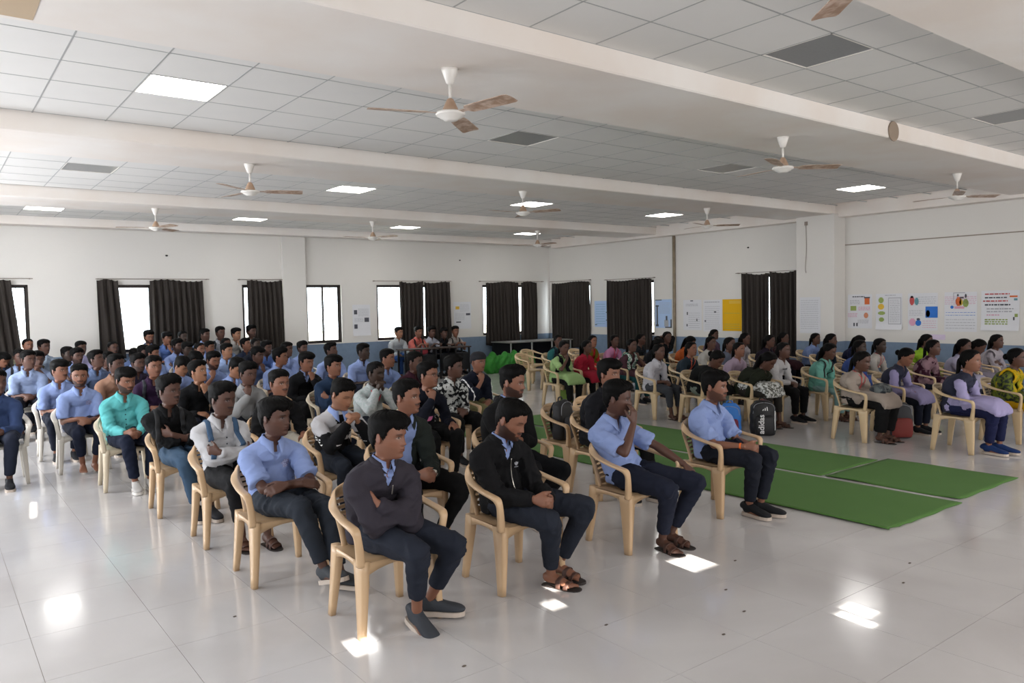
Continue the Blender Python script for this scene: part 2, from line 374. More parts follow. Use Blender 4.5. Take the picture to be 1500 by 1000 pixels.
for args in (('x', YB, -0.4, 1.42, 0.72, 2.52, 1, 'dark brown curtain cut by the left picture edge', -0.09), ('x', YB, 2.94, 3.34, 0.85, 2.52, 2, 'narrow brown curtain left of the wide bright window', -0.25),
             ('x', YB, 3.97, 5.08, 0.85, 2.51, 3, 'broad brown curtain right of the wide bright window', -0.03), ('x', YB, 6.08, 6.92, 0.85, 2.51, 4, 'brown curtain just left of the back wall pillar', -0.08),
             ('x', YB, 10.12, 10.84, 0.80, 2.49, 5, 'brown curtain right of the bright opening, above the desk', 0), ('x', YB, 10.86, 11.70, 0.80, 2.49, 6, 'brown curtain behind the desk, beside the paper with a yellow square', -0.05),
             ('x', YB, 12.93, 14.12, 0.66, 2.50, 7, 'wide brown curtain of the back window near the corner', -0.04), ('x', YB, 14.22, 14.80, 0.74, 2.51, 8, 'narrow brown curtain of the back window near the corner', -0.02),
             ('y', XR, 16.34, 18.0, 0.52, 2.47, 9, 'brown curtain on the right wall next to the room corner', 0.0), ('y', XR, 13.96, 15.62, 0.55, 2.45, 10, 'pleated brown curtain between the two blue posters', 0),
             ('y', XR, 9.66, 10.40, 0.55, 2.45, 11, 'brown curtain half nearest the right wall pillar', 0), ('y', XR, 10.41, 11.16, 0.55, 2.44, 12, 'brown curtain half beside the yellow poster', 0)):
    curtain(*args)
# ceiling fans
FANW = mat('fan_white', hexc('dcd8d2'), 0.3); FANT = mat('fan_tan', hexc('b59a84'), 0.45, noise=(12, 0.5, hexc('8b6a4c')))
BLADE = mat('fan_blade', hexc('c9b3a4'), 0.45, noise=(14, 0.8, hexc('8a6a50'), 0.12)); 
def make_fan():
    e = bpy.data.objects.new('ceiling_fan', None); COL.objects.link(e)
    link('canopy', Geo().add(*lathe([(0.062, 0), (0.058, -0.02), (0.028, -0.105), (0.018, -0.115)], 24)).mesh('canopy', [FANW], True), e)
    link('downrod', Geo().add(*lathe([(0.011, -0.10), (0.011, -0.235)], 12)).mesh('downrod', [FANW], True), e)
    link('motor_cover', Geo().add(*lathe([(0.013, -0.215), (0.024, -0.222), (0.038, -0.25), (0.056, -0.29), (0.058, -0.31)], 28)).mesh('motor_cover', [FANT], True), e)
    link('motor_housing', Geo().add(*lathe([(0.06, -0.312), (0.105, -0.318), (0.112, -0.33), (0.104, -0.342), (0.085, -0.348), (0.082, -0.356), (0.055, -0.366), (0.052, -0.374), (0.02, -0.38)], 32)).mesh('motor_housing', [FANW], True), e)
    prof = [(0.10, 0.018, 0), (0.16, 0.020, 0), (0.19, 0.055, 0), (0.25, 0.062, 1), (0.45, 0.066, 1), (0.58, 0.068, 1), (0.605, 0.060, 1)]
    V = []; F = []
    for r, hw, c in prof:
        for s in (-1, -0.33, 0.33, 1): V.append((r, s*hw, -0.322+s*hw*-0.16+0.004*(1-s*s)*c))
    k = len(V); V += [(x, y, z-0.004) for x, y, z in V]; n = len(prof)
    for i in range(n-1):
        for j in range(3): F += [(i*4+j, (i+1)*4+j, (i+1)*4+j+1, i*4+j+1), (k+i*4+j+1, k+(i+1)*4+j+1, k+(i+1)*4+j, k+i*4+j)]
        for j in (0, 3):
            q = (i*4+j, k+i*4+j, k+(i+1)*4+j, (i+1)*4+j); F.append(q if j == 0 else q[::-1])
    F += [(0, 1, 2, 3, k+3, k+2, k+1, k), tuple(reversed([(n-1)*4+q for q in range(4)]+[k+(n-1)*4+q for q in (3, 2, 1, 0)]))]
    bm_ = Geo().add(V, F).mesh('blade', [BLADE])
    for i in range(3): link('blade', bm_, e, rotz=2*PI*i/3)
    return e
fan0 = make_fan()
FANS = [(3.16, 4.83, 41, 'white ceiling fan with tan blades nearest the camera, largest'), (3.19, 9.28, 100, 'ceiling fan right of the dull glinting panel, second on the left line'), (3.21, 14.05, 45, 'small ceiling fan high on the far left by the back wall'),
        (7.32, 14.15, 52, 'small far ceiling fan above the five students at the desk'), (7.42, 9.37, 58, 'middle ceiling fan hanging before a lit panel'), (7.42, 4.86, 82, 'ceiling fan left of the lit panel by the right pillar'),
        (11.75, 4.91, 86, 'ceiling fan nearest the right wall'), (11.80, 9.34, 79, 'ceiling fan in front of the wall next to the dark pipe'), (11.68, 14.22, 33, 'smallest ceiling fan near the far room corner'), (3.30, 1.72, 50, 'fan at the top edge with only one blade tip showing')]
for i, (x, y, a, lb) in enumerate(FANS):
    f = fan0 if i == 0 else copy_tree(fan0)
    f.location = (x, y, ZB); f.rotation_euler = (0, 0, math.radians(a)); tag(f, lb, 'ceiling fan', 'three blade ceiling fans')
# ------------------------------------------------------------------ plastic chair
PLAST = mat('chair_plastic', (1, 1, 1), 0.32, obj_color=True, bump=(300, 0.04, 0.001))
def make_chair_meshes():
    M = {}
    g = Geo(); n = 12; V = []; F = []
    for i in range(n+1):
        for j in range(n+1):
            u = -1+2*i/n; v = -1+2*j/n
            hw = 0.232-0.012*v if True else 0
            x = u*hw; y = v*0.215
            z = 0.432-0.012*(1-u*u)*(1-v*v)-0.008*(v+1)/2-(0.018 if v < -0.95 else 0)
            V.append((x, y, z))
    k = len(V); V += [(x, y, z-0.012) for x, y, z in V]
    for i in range(n):
        for j in range(n):
            a = i*(n+1)+j; F += [(a, a+n+1, a+n+2, a+1), (k+a+1, k+a+n+2, k+a+n+1, k+a)]
    g.add(V, F)
    # apron with arch on each side
    def apron(p, q, dep):
        m = 10; A = []; 
        for i in range(m+1):
            t = i/m; x = p[0]+(q[0]-p[0])*t; y = p[1]+(q[1]-p[1])*t; z = p[2]+(q[2]-p[2])*t
            d = 0.025+dep*abs(2*t-1)**2.2
            A += [(x, y, z+0.001), (x, y, z-d)]
        k = len(A); nx, ny = (q[1]-p[1]), -(q[0]-p[0]); L_ = math.hypot(nx, ny); nx, ny = nx/L_*0.012, ny/L_*0.012
        A += [(x-nx, y-ny, z) for x, y, z in A]
        Fa = []
        for i in range(m):
            a = 2*i; Fa += [(a, a+1, a+3, a+2), (k+a+2, k+a+3, k+a+1, k+a), (a+1, k+a+1, k+a+3, a+3), (a, a+2, k+a+2, k+a)]
        g.add(A, Fa)
    apron((-0.244, -0.217, 0.42), (0.244, -0.217, 0.42), 0.06); apron((0.244, -0.217, 0.42), (0.222, 0.215, 0.42), 0.06)
    apron((0.222, 0.215, 0.42), (-0.222, 0.215, 0.42), 0.05); apron((-0.222, 0.215, 0.42), (-0.244, -0.217, 0.42), 0.06)
    M['seat'] = g.mesh('seat', [PLAST], True)
    # backrest: rim, side stiles, bottom rail and slats
    g = Geo()
    def bp(x, z):   # back surface
        return (x, 0.205+0.30*(z-0.43)-1.35*x*x, z)
    rim = [bp(-0.165, 0.41), bp(-0.170, 0.50), bp(-0.186, 0.60), bp(-0.203, 0.665), bp(-0.180, 0.720), bp(-0.09, 0.750), bp(0, 0.755),
           bp(0.09, 0.750), bp(0.180, 0.720), bp(0.203, 0.665), bp(0.186, 0.60), bp(0.170, 0.50), bp(0.165, 0.41)]
    g.add(*loft(rim, 0.008, 0.020, m=40, n=8, side=(0, 1, 0)))
    for zc in [0.495, 0.530, 0.565, 0.600, 0.635, 0.670]:
        hw = 0.172+0.03*(zc-0.5)/0.17
        P_ = [bp(x, zc) for x in np.linspace(-hw, hw, 9)]
        g.add(*loft(P_, 0.004, 0.0135, m=12, n=6, side=(0, 1, 0)))
    for x0 in (-0.06, 0.06):
        g.add(*loft([bp(x0, 0.42), bp(x0, 0.6), bp(x0*1.1, 0.73)], 0.004, 0.012, m=8, n=6, side=(0, 1, 0)))
    P_ = [bp(x, 0.715) for x in np.linspace(-0.17, 0.17, 9)]; g.add(*loft(P_, 0.004, 0.028, m=12, n=6, side=(0, 1, 0)))
    P_ = [bp(x, 0.455) for x in np.linspace(-0.165, 0.165, 9)]; g.add(*loft(P_, 0.004, 0.025, m=12, n=6, side=(0, 1, 0)))
    M['backrest'] = g.mesh('backrest', [PLAST], True)
    for s in (-1, 1):
        g = Geo()
        P_ = [(s*0.165, 0.250, 0.730), (s*0.210, 0.21, 0.712), (s*0.258, 0.10, 0.672), (s*0.281, -0.06, 0.642), (s*0.285, -0.18, 0.626), (s*0.280, -0.222, 0.610), (s*0.272, -0.232, 0.57), (s*0.255, -0.218, 0.48), (s*0.246, -0.205, 0.41)]
        S_ = [(0.3, 0, 1), (0.6, 0, 0.8), (1, 0, 0.25), (1, 0, 0), (1, 0, 0), (1, 0, 0), (1, 0, 0), (1, 0, 0), (1, 0, 0)]
        g.add(*loft(P_, [0.022, 0.024, 0.026, 0.027, 0.027, 0.026, 0.022, 0.024, 0.026], [0.007, 0.008, 0.009, 0.010, 0.012, 0.016, 0.014, 0.018, 0.022], m=40, n=10, side=S_, expo=0.6))
        M['armrest%+d' % s] = g.mesh('armrest', [PLAST], True)
    for sx in (-1, 1):
        for sy, (yt, yb) in (('f', (-0.168, -0.205)), ('r', (0.185, 0.235))):
            g = Geo()
            xo = 0.222 if sy == 'f' else 0.20
            P_ = [(sx*xo, yt, 0.425), (sx*(xo+0.012), (yt+yb)/2, 0.22), (sx*(xo+0.028), yb, 0.0)]
            g.add(*loft(P_, [0.030, 0.024, 0.019], [0.060 if sy == 'f' else 0.042, 0.044 if sy == 'f' else 0.032, 0.028 if sy == 'f' else 0.022], m=8, n=12, expo=0.4))
            M['leg%+d%s' % (sx, sy)] = g.mesh('leg', [PLAST], True)
    return M
CHM = make_chair_meshes()
TAN = hexc('c3a480'); CREAM = hexc('c6b8a0'); OFFW = hexc('c6c0b6')
CHAIRS = []
def chair(x, y, rz, color, label, group='plastic armchairs in rows'):
    e = bpy.data.objects.new('plastic_chair', None); COL.objects.link(e); e.location = (x, y, 0); e.rotation_euler = (0, 0, rz)
    tag(e, label, 'chair', group)
    for k, me in CHM.items(): link(me.name.split('.')[0], me, e, color=color)
    CHAIRS.append((x, y)); return e

# ------------------------------------------------------------------ figures
SKIN = mat('skin', (1, 1, 1), 0.5, spec=0.4, obj_color=True, attr='tint')
HAIRM = mat('black_hair', (.0016, .0013, .0012), 0.6, spec=0.10, bump=(180, 0.6, 0.004))
def cloth(name, **k): return mat(name, (1, 1, 1), k.pop('rough', 0.85), spec=0.2, obj_color=True, **k)
CLOTH = cloth('woven_cloth', bump=(25, 0.35, 0.01))
SMOOTHC = cloth('fine_cloth', bump=(14, 0.4, 0.012))
FLORAL = cloth('printed_cloth', noise=(28, 0.9, hexc('d6d8d6'), 0.04), bump=(20, 0.3, 0.01))
FLORALD = cloth('dark_print_cloth', noise=(24, 0.9, hexc('20252e'), 0.05), bump=(20, 0.3, 0.01))
SOLEM = mat('pale_sole', hexc('b9aca0'), 0.7); RUBBER = mat('dark_rubber', hexc('2b2523'), 0.6)
SHOEM = cloth('shoe_fabric', rough=0.7, bump=(200, 0.3, 0.002))
WHITEP = mat('print_white', hexc('d9d9da'), 0.7); PINKP = mat('print_pink', hexc('d671a0'), 0.7); DARKP = mat('print_dark', hexc('1b2230'), 0.7)
CREST = mat('crest_print', hexc('7c6f92'), 0.8, noise=(160, 0.9, hexc('a9b6d8'), 0.05)); METAL = mat('steel', hexc('b8b4ac'), 0.3, metal=0.9); REDM = mat('red_strap', hexc('c8323a'), 0.6)
GREYP = mat('print_grey', hexc('8e9096'), 0.8); BLUEC = mat('collar_blue', hexc('8fa6dc'), 0.85); BEADM = mat('thread_orange', hexc('e0671e'), 0.6); GOLD = mat('bracelet_gold', hexc('d6c890'), 0.35, metal=0.5)
TMP = bpy.data.scenes.new('workshop')
def remesh(g, vox, it=3, name='m', mats=(), adapt=0.02, push=None):
    me = g.mesh('tmp', []); o = bpy.data.objects.new('tmp', me); TMP.collection.objects.link(o)
    r = o.modifiers.new('r', 'REMESH'); r.mode = 'VOXEL'; r.voxel_size = vox; r.adaptivity = adapt
    if it: s = o.modifiers.new('s', 'SMOOTH'); s.factor = 0.5; s.iterations = it
    TMP.view_layers[0].update(); dg = TMP.view_layers[0].depsgraph
    out = bpy.data.meshes.new_from_object(o.evaluated_get(dg)); bpy.data.objects.remove(o); bpy.data.meshes.remove(me)
    out.name = name; out.materials.clear()
    for m in mats: out.materials.append(m)
    if push:
        V, N = vn(out); V = push(V, N); out.vertices.foreach_set('co', V.ravel())
    out.polygons.foreach_set('use_smooth', [True]*len(out.polygons)); out.update()
    return out
def vn(me):
    n = len(me.vertices); V = np.empty(n*3); me.vertices.foreach_get('co', V); N = np.empty(n*3); me.vertex_normals.foreach_get('vector', N)
    return V.reshape(-1, 3), N.reshape(-1, 3)
def ss(a, b, x): t = np.clip((x-a)/(b-a), 0, 1); return t*t*(3-2*t)
def ga(x, s): return np.exp(-(x/s)**2)
def eul(y, p, r):   # yaw + to the person's left, pitch + down, roll
    return np.array(Matrix.Rotation(y, 3, 'Z')@Matrix.Rotation(p, 3, 'X')@Matrix.Rotation(r, 3, 'Y'))
KEYS = np.array([  # Fwd_f, z_f, Fwd_b, z_b, half width
    (0.000, .1175, -.004, .1175, .002), (.040, .111, -.052, .108, .044), (.072, .090, -.086, .084, .066), (.088, .058, -.101, .050, .0755), (.0925, .026, -.103, .018, .0765),
    (.090, .000, -.098, -.010, .0745), (.091, -.030, -.088, -.038, .0705), (.091, -.056, -.076, -.060, .0650), (.089, -.078, -.068, -.078, .0585), (.086, -.100, -.064, -.094, .0490),
    (.066, -.115, -.062, -.108, .0450), (.030, -.118, -.062, -.122, .0500), (.014, -.150, -.064, -.150, .0520), (.010, -.185, -.070, -.180, .0570), (.018, -.220, -.085, -.205, .0850)])
def head_grid(n, seg):
    t = np.concatenate([np.linspace(0, 3, seg[0], endpoint=False), np.linspace(3, 10, seg[1], endpoint=False), np.linspace(10, 14, seg[2])])
    i = np.minimum(t.astype(int), 13); f = (t-i)[:, None]; Q = np.vstack([2*KEYS[0]-KEYS[1], KEYS, 2*KEYS[-1]-KEYS[-2]])
    a, b, c, d = Q[i], Q[i+1], Q[i+2], Q[i+3]
    K = 0.5*((2*b)+(-a+c)*f+(2*a-5*b+4*c-d)*f*f+(-a+3*b-3*c+d)*f**3)
    ph = np.linspace(0, 2*PI, n, endpoint=False); th = ph-0.42*np.sin(ph)
    T, TH = np.meshgrid(t, th, indexing='ij')
    C, S = np.cos(TH), np.sin(TH)
    yc = ((K[:, 0]+K[:, 2])/2)[:, None]; D = ((K[:, 0]-K[:, 2])/2)[:, None]
    fw = yc+D*np.sign(C)*abs(C)**0.92; z = K[:, 3, None]+(K[:, 1]-K[:, 3])[:, None]*(1+C)/2
    x = K[:, 4, None]*1.03*np.sign(S)*abs(S)**(0.86+.12*ss(4, 7, T)*(1-ss(10, 12, T)))
    jaw = ss(5, 9.2, T)*(1-ss(10.5, 12, T)); x = x*(1-0.26*jaw*np.clip(C, 0, 1)**1.1)
    F = []
    for r in range(len(t)-1):
        for j in range(n): F.append((r*n+j, (r+1)*n+j, (r+1)*n+(j+1) % n, r*n+(j+1) % n))
    F.append(tuple(range(n)))
    return T.ravel(), TH.ravel(), x.ravel(), fw.ravel(), z.ravel(), F
def head_geo(sp, lod):
    n, seg = ((60, (6, 44, 8)), (44, (5, 32, 7)), (32, (4, 20, 6)))[lod]
    T, TH, x, fw, z, F = head_grid(n, seg)
    fr = np.clip(np.cos(TH), 0, 1)**0.5; ax = abs(x)
    fem = sp.get('fem', 0); g = fr
    fw = fw-0.009*g*ga(ax-.031, .017)*ga(z-.006, .011)+0.0048*g*ga(ax-.031, .011)*ga(z-.005, .0065)
    fw = fw+(0.0045 if not fem else .002)*g*ga(ax-.026, .022)*ga(z-.025, .008)
    pn = np.interp(z, [-.045, -.039, -.032, -.015, .010, .022], [0, .006, .0215, .014, .005, 0]); sn = np.interp(z, [-.04, -.03, 0, .02], [.013, .0105, .007, .009])
    fw = fw+g*pn*np.exp(-(x/sn)**2)+.008*g*ga(ax-.0135, .006)*ga(z+.032, .006)
    lip = np.exp(-(x/.023)**4)
    fw = fw+g*lip*(.0055*ga(z+.0545, .005)+.006*ga(z+.066, .0055)-.004*ga(z+.0600, .0018))+g*.004*np.exp(-(x/.03)**2)*ga(z+.055, .022)
    fw = fw+.006*g*np.exp(-(x/.02)**2)*ga(z+.100, .014)-.003*g*np.exp(-(x/.02)**2)*ga(z+.080, .006)
    x = x+np.sign(x)*.004*ga(z+.018, .018)*ga(fw-.055, .03)
    col = np.ones((len(x), 3))
    def paint(m, c): 
        nonlocal col
        m = np.clip(m, 0, 1)[:, None]; col = col*(1-m)+np.array(c)*m
    paint(0.35*ga(ax-.045, .02)*ga(z+.02, .02)*g, (1.08, .92, .88))
    paint(0.35*g*ga(ax-.031, .018)*ga(z-.006, .012), (.6, .55, .55))
    paint(g*(lip > .45)*ss(.0085, .0055, abs(z+.0605))*(.85), (.78, .52, .50) if not fem else (.85, .42, .42))
    paint(g*lip*ga(z+.0603, .0016), (.3, .2, .2))
    ex = (ax-.032)/.0175; clos = sp.get('closed', 0)
    lid = .0086*(1-ex**2); inside = g*(abs(ex) < 1)*ss(0.0012, -0.0006, abs(z-.005)-lid*.85)
    if not clos:
        paint(inside, (1.6, 2.6, 3.6)); gz = sp.get('gaze', .15)*.008
        paint(inside*ss(.0074, .0062, np.hypot(x-np.sign(x)*.032-gz, z-.0055)), (.08, .06, .06))
    paint(g*(abs(ex) < 1.1)*ga(z-.005-np.where(clos, -.002, 1)*lid*.95, .0019), (.12, .09, .09))
    arch = .0215+.003*np.cos((ax-.036)/.02*1.5)
    paint(g*ss(.010, .016, ax)*ss(.054, .046, ax)*ga(z-arch, .0042 if not fem else .0028)*.98, (.07, .06, .06))
    fz = np.random.RandomState(sp.get('seed', 1)).rand(len(x))*.004
    b = sp.get('beard', 0)
    side = ss(.003, -.004, z+fz+.020+.026*ss(.0, .072, fw)+.008*ss(.062, .085, fw))*ss(.026, .036, ax)*ss(-.040, -.024, fw)*(T < 11)
    low = ss(-.066, -.074, z+fz+.0*ax)*ss(-.03, .01, fw)*(T < 11.2)
    mus = g*ss(.033, .027, ax)*ss(-.038, -.042, z)*ss(-.0565, -.052, z)*(pn*np.exp(-(x/sn)**2) < .012)
    stub = np.clip(low+side*ss(-.03, -.05, z)*1.0, 0, 1)
    if b >= 2: k = np.clip(low*(1-.0*g)+side*ss(-.002, -.02, z), 0, 1)*(1-lip*(abs(z+.0605) < .0075)); paint(k*(.94 if b == 3 else .72), (.10, .08, .08)); fw = fw+k*.002
    elif not fem: paint(stub*.25, (.5, .46, .46))
    if b: paint(mus*.92, (.10, .08, .08)); fw = fw+mus*.0015
    elif not fem and sp.get('stub', 1): paint(mus*.40, (.35, .3, .3))
    V = np.column_stack([x, -fw, z]); cols = [col]
    for s in (-1, 1):
        E, Fe = ellipsoid((0, 0, 0), (.006, .0155, .029), 10, 8)
        E[:, 0] += .004*(E[:, 1] > 0)-.004*ga(E[:, 1], .008)*ga(E[:, 2]-.004, .014)*1
        R = np.array(Matrix.Rotation(s*math.radians(24), 3, 'Z')@Matrix.Rotation(math.radians(-10), 3, 'X'))
        E = np.column_stack([E[:, 0]*s, E[:, 1], E[:, 2]])@R.T+np.array((s*.083, .010, -.002))
        k = len(V); V = np.vstack([V, E]); F = F+[tuple(q+k for q in f) for f in (Fe if s > 0 else [f[::-1] for f in Fe])]; cols.append(np.tile((.92, .80, .77), (len(E), 1))); T = np.concatenate([T, np.full(len(E), 4.0)])
    return V, F, np.vstack(cols), T
def pose_head(V, T, sp):
    w = (1-ss(10.5, 13.2, T)); Y, Pp, Rr = sp.get('yaw', 0), sp.get('pitch', 0), sp.get('roll', 0)
    piv = np.array((0, .025, -.10)); out = np.empty_like(V)
    for lv in np.unique(np.round(w, 2)):
        m = abs(w-lv) < .0051; R = eul(Y*lv, Pp*lv, Rr*lv); out[m] = (V[m]-piv)@R.T+piv
    return out*np.array((1, 1, 1))*sp.get('hs', 1.055)+np.array(sp['head'])
def hair_geo(sp, lod):
    st = sp.get('hair', 'short'); n, seg = ((72, (10, 40, 4)), (48, (8, 26, 4)), (36, (6, 18, 4)))[lod]
    T, TH, x, fw, z, F = head_grid(n, seg); rs = np.random.RandomState(sp.get('seed', 1)+5)
    a = np.abs((TH+PI) % (2*PI)-PI); deg = np.degrees(a)
    top, sidev, fr = {'short': (.020, .004, .004), 'puffy': (.027, .008, .010), 'fringe': (.026, .010, .016), 'buzz': (.006, .004, 0), 'quiff': (.028, .004, .003), 'side': (.026, .007, .010),
                      'tied': (.010, .010, .0), 'long': (.012, .014, 0), 'bun': (.010, .010, 0), 'curly': (.030, .010, .010), 'beanie': (.016, .014, 0)}[st]
    fem = st in ('tied', 'long', 'bun')
    if fem: line = np.interp(deg, [0, 25, 50, 70, 90, 120, 180], [.082, .078, .058, .022, -.012, -.07, -.10])
    elif st == 'beanie': line = np.interp(deg, [0, 60, 90, 120, 180], [.040, .035, .012, -.02, -.045])
    else: line = np.interp(deg, [0, 30, 48, 66, 80, 96, 112, 135, 180], [.070, .070, .058, .036, -.016, .020, -.030, -.070, -.080])-(.024 if st == 'fringe' else 0)*ss(50, 25, deg)
    ph = rs.rand(6)*6; jit = .003*np.sin(9*TH+ph[0])+.0025*np.sin(23*TH+ph[1])
    m = ss(-.002, .012, z-line+(jit if st != 'beanie' else 0)); up = ss(.035, .085, z)
    loc = 0 if st == 'beanie' else (np.sin(17*TH+3*z*60+ph[2])*.5+np.sin(31*TH-z*90+ph[3])*.5)
    th = (sidev*(1-up)+top*up)+loc*(.0016+.0022*up)*(1 if not fem else .3)
    if st == 'curly': th = th+.005*np.sin(40*TH+ph[0])*np.sin(z*260)
    P_ = np.column_stack([x, -fw, z]); d = P_-np.array((0, .008, .015)); d /= np.linalg.norm(d, axis=1)[:, None]+1e-9
    V = P_+d*(th*m-.007*(1-m))[:, None]
    front = ss(60, 20, deg)*ss(.05, .075, z)*m
    V[:, 1] -= front*fr; V[:, 2] += front*(.006 if st in ('quiff', 'puffy', 'curly') else -.003)
    V[:, 0] += front*.006*(1 if st in ('side', 'fringe') else 0)
    keep = m > 0.02; F = [f for f in F if any(keep[q] for q in f)]
    used = np.zeros(len(V), bool)
    for f in F:
        for q in f: used[q] = True
    idx = np.cumsum(used)-1; F = [tuple(idx[q] for q in f) for f in F]
    return V[used], F, T[used]
def rot_like(V, sp):   # carries points placed around the upright head along with the posed head
    return pose_head(np.asarray(V, float), np.full(len(V), 4.0), sp)
def ik(a, c, l1, l2, pole):
    a, c, pole = (np.asarray(q, float) for q in (a, c, pole)); d = c-a; L_ = np.linalg.norm(d); 
    if L_ > (l1+l2)*.995: c = a+d/L_*(l1+l2)*.995; d = c-a; L_ = np.linalg.norm(d)
    u = d/L_; x = (l1*l1-l2*l2+L_*L_)/(2*L_); h = math.sqrt(max(0, l1*l1-x*x)); p = pole-u*(pole@u); p /= np.linalg.norm(p)
    return a+u*x+p*h, c
def hand_geo(g, w_, d, nrm, s, curl=0.5, spread=.0, sc=1.0, rough=False):
    d = np.asarray(d, float); d /= np.linalg.norm(d); nrm = np.asarray(nrm, float); nrm = nrm-d*(nrm@d); nrm /= np.linalg.norm(nrm); l = -s*np.cross(d, nrm)
    w_ = np.asarray(w_, float)
    pk = [w_-d*.015, w_+d*.02*sc, w_+d*.055*sc, w_+d*.092*sc]
    g.add(*loft(pk, np.array([.024, .031, .040, .039])*sc, np.array([.018, .017, .016, .013])*sc, m=8, n=14, side=l, expo=.8))
    for k, (o, L_) in enumerate(((.029, .074), (.010, .083), (-.010, .077), (-.028, .060))):
        p = w_+d*(.082-abs(o-.01)*.15)*sc+l*o*sc; a = 0; pts = [p]; dd = d+l*(o*spread*6); dd = dd/np.linalg.norm(dd)
        for q, (fr, ca) in enumerate(((.45, .7), (.32, 1.0), (.25, .7))):
            a += curl*ca*(1+.08*k); v = dd*math.cos(a)+nrm*math.sin(a); p = p+v*L_*fr*sc; pts.append(p)
        r = .0082*sc*(1 if k < 3 else .88)
        g.add(*loft(pts, [r*1.05, r, r*.95, r*.78], m=8, n=8, side=l))
    t0 = w_+d*.022*sc+l*.026*sc; v1 = d*.72+l*.62+nrm*.30; v2 = d*.9+l*.22+nrm*.5*(.4+curl)
    v1 /= np.linalg.norm(v1); v2 /= np.linalg.norm(v2); t1 = t0+v1*.045*sc; t2 = t1+v2*.030*sc; t3 = t2+v2*.024*sc
    g.add(*loft([t0-v1*.01, t1, t2, t3], np.array([.014, .0115, .0098, .0075])*sc, m=8, n=8, side=l))
def foot_frame(A, yaw, pitch, roll=0):
    return np.array(Matrix.Rotation(yaw, 3, 'Z')@Matrix.Rotation(pitch, 3, 'X')@Matrix.Rotation(roll, 3, 'Y')), np.asarray(A, float)
ARMS = {  # wrist, hand direction, palm normal, curl, elbow pole ; given for the left side unless keyed per side
 'lap': dict(L=((.045, -.265, .600), (-.75, -.45, -.25), (-.2, .5, -1), .45, (.42, .6, -.7)), R=((-.055, -.250, .625), (.75, -.5, -.2), (.3, .5, -1), .55, (-.42, .6, -.7))),
 'clasp': dict(L=((.070, -.30, .585), (-.55, -.75, -.15), (-1, .3, -.2), .8, (.42, .6, -.6)), R=((-.065, -.30, .60), (.55, -.75, -.15), (1, .3, -.2), .8, (-.42, .6, -.6))),
 'thigh': dict(L=((.150, -.29, .615), (-.2, -1, -.2), (0, 0, -1), .35, (.4, .7, -.5)), R=((-.150, -.29, .615), (.2, -1, -.2), (0, 0, -1), .35, (-.4, .7, -.5))),
 'cross': dict(L=((-.115, -.165, .725), (-.72, .60, .18), (.5, .8, .1), .75, (1, -.05, -.7)), R=((.10, -.155, .700), (.62, .72, .0), (-.6, .8, .1), .7, (-1, -.05, -.7))),
 'lowcross': dict(L=((-.04, -.26, .665), (-.9, .0, -.2), (0, .7, -.7), .4, (1, .1, -.5)), R=((.07, -.255, .655), (.95, -.05, -.15), (0, .7, -.7), .4, (-1, .1, -.5))),
}
def chin_arm(sp, s, up=-.03):
    h = np.array(sp['head']); return (tuple(h+np.array((s*.035, -.135, -.20+up))), (-s*.12, .10, 1), (-s*.2, 1, .1), 1.05, (s*.8, -.25, -1))
def armdist(c, J):
    d = np.full(len(c), 9.0)
    for s in (-1, 1):
        for a, b in ((J['sh'][s]+(J['el'][s]-J['sh'][s])*.12, J['el'][s]), (J['el'][s], J['wr'][s])):
            ab = b-a; t = np.clip(((c-a)@ab)/(ab@ab), 0, 1); d = np.minimum(d, np.linalg.norm(c-a-t[:, None]*ab, axis=1))
    return d
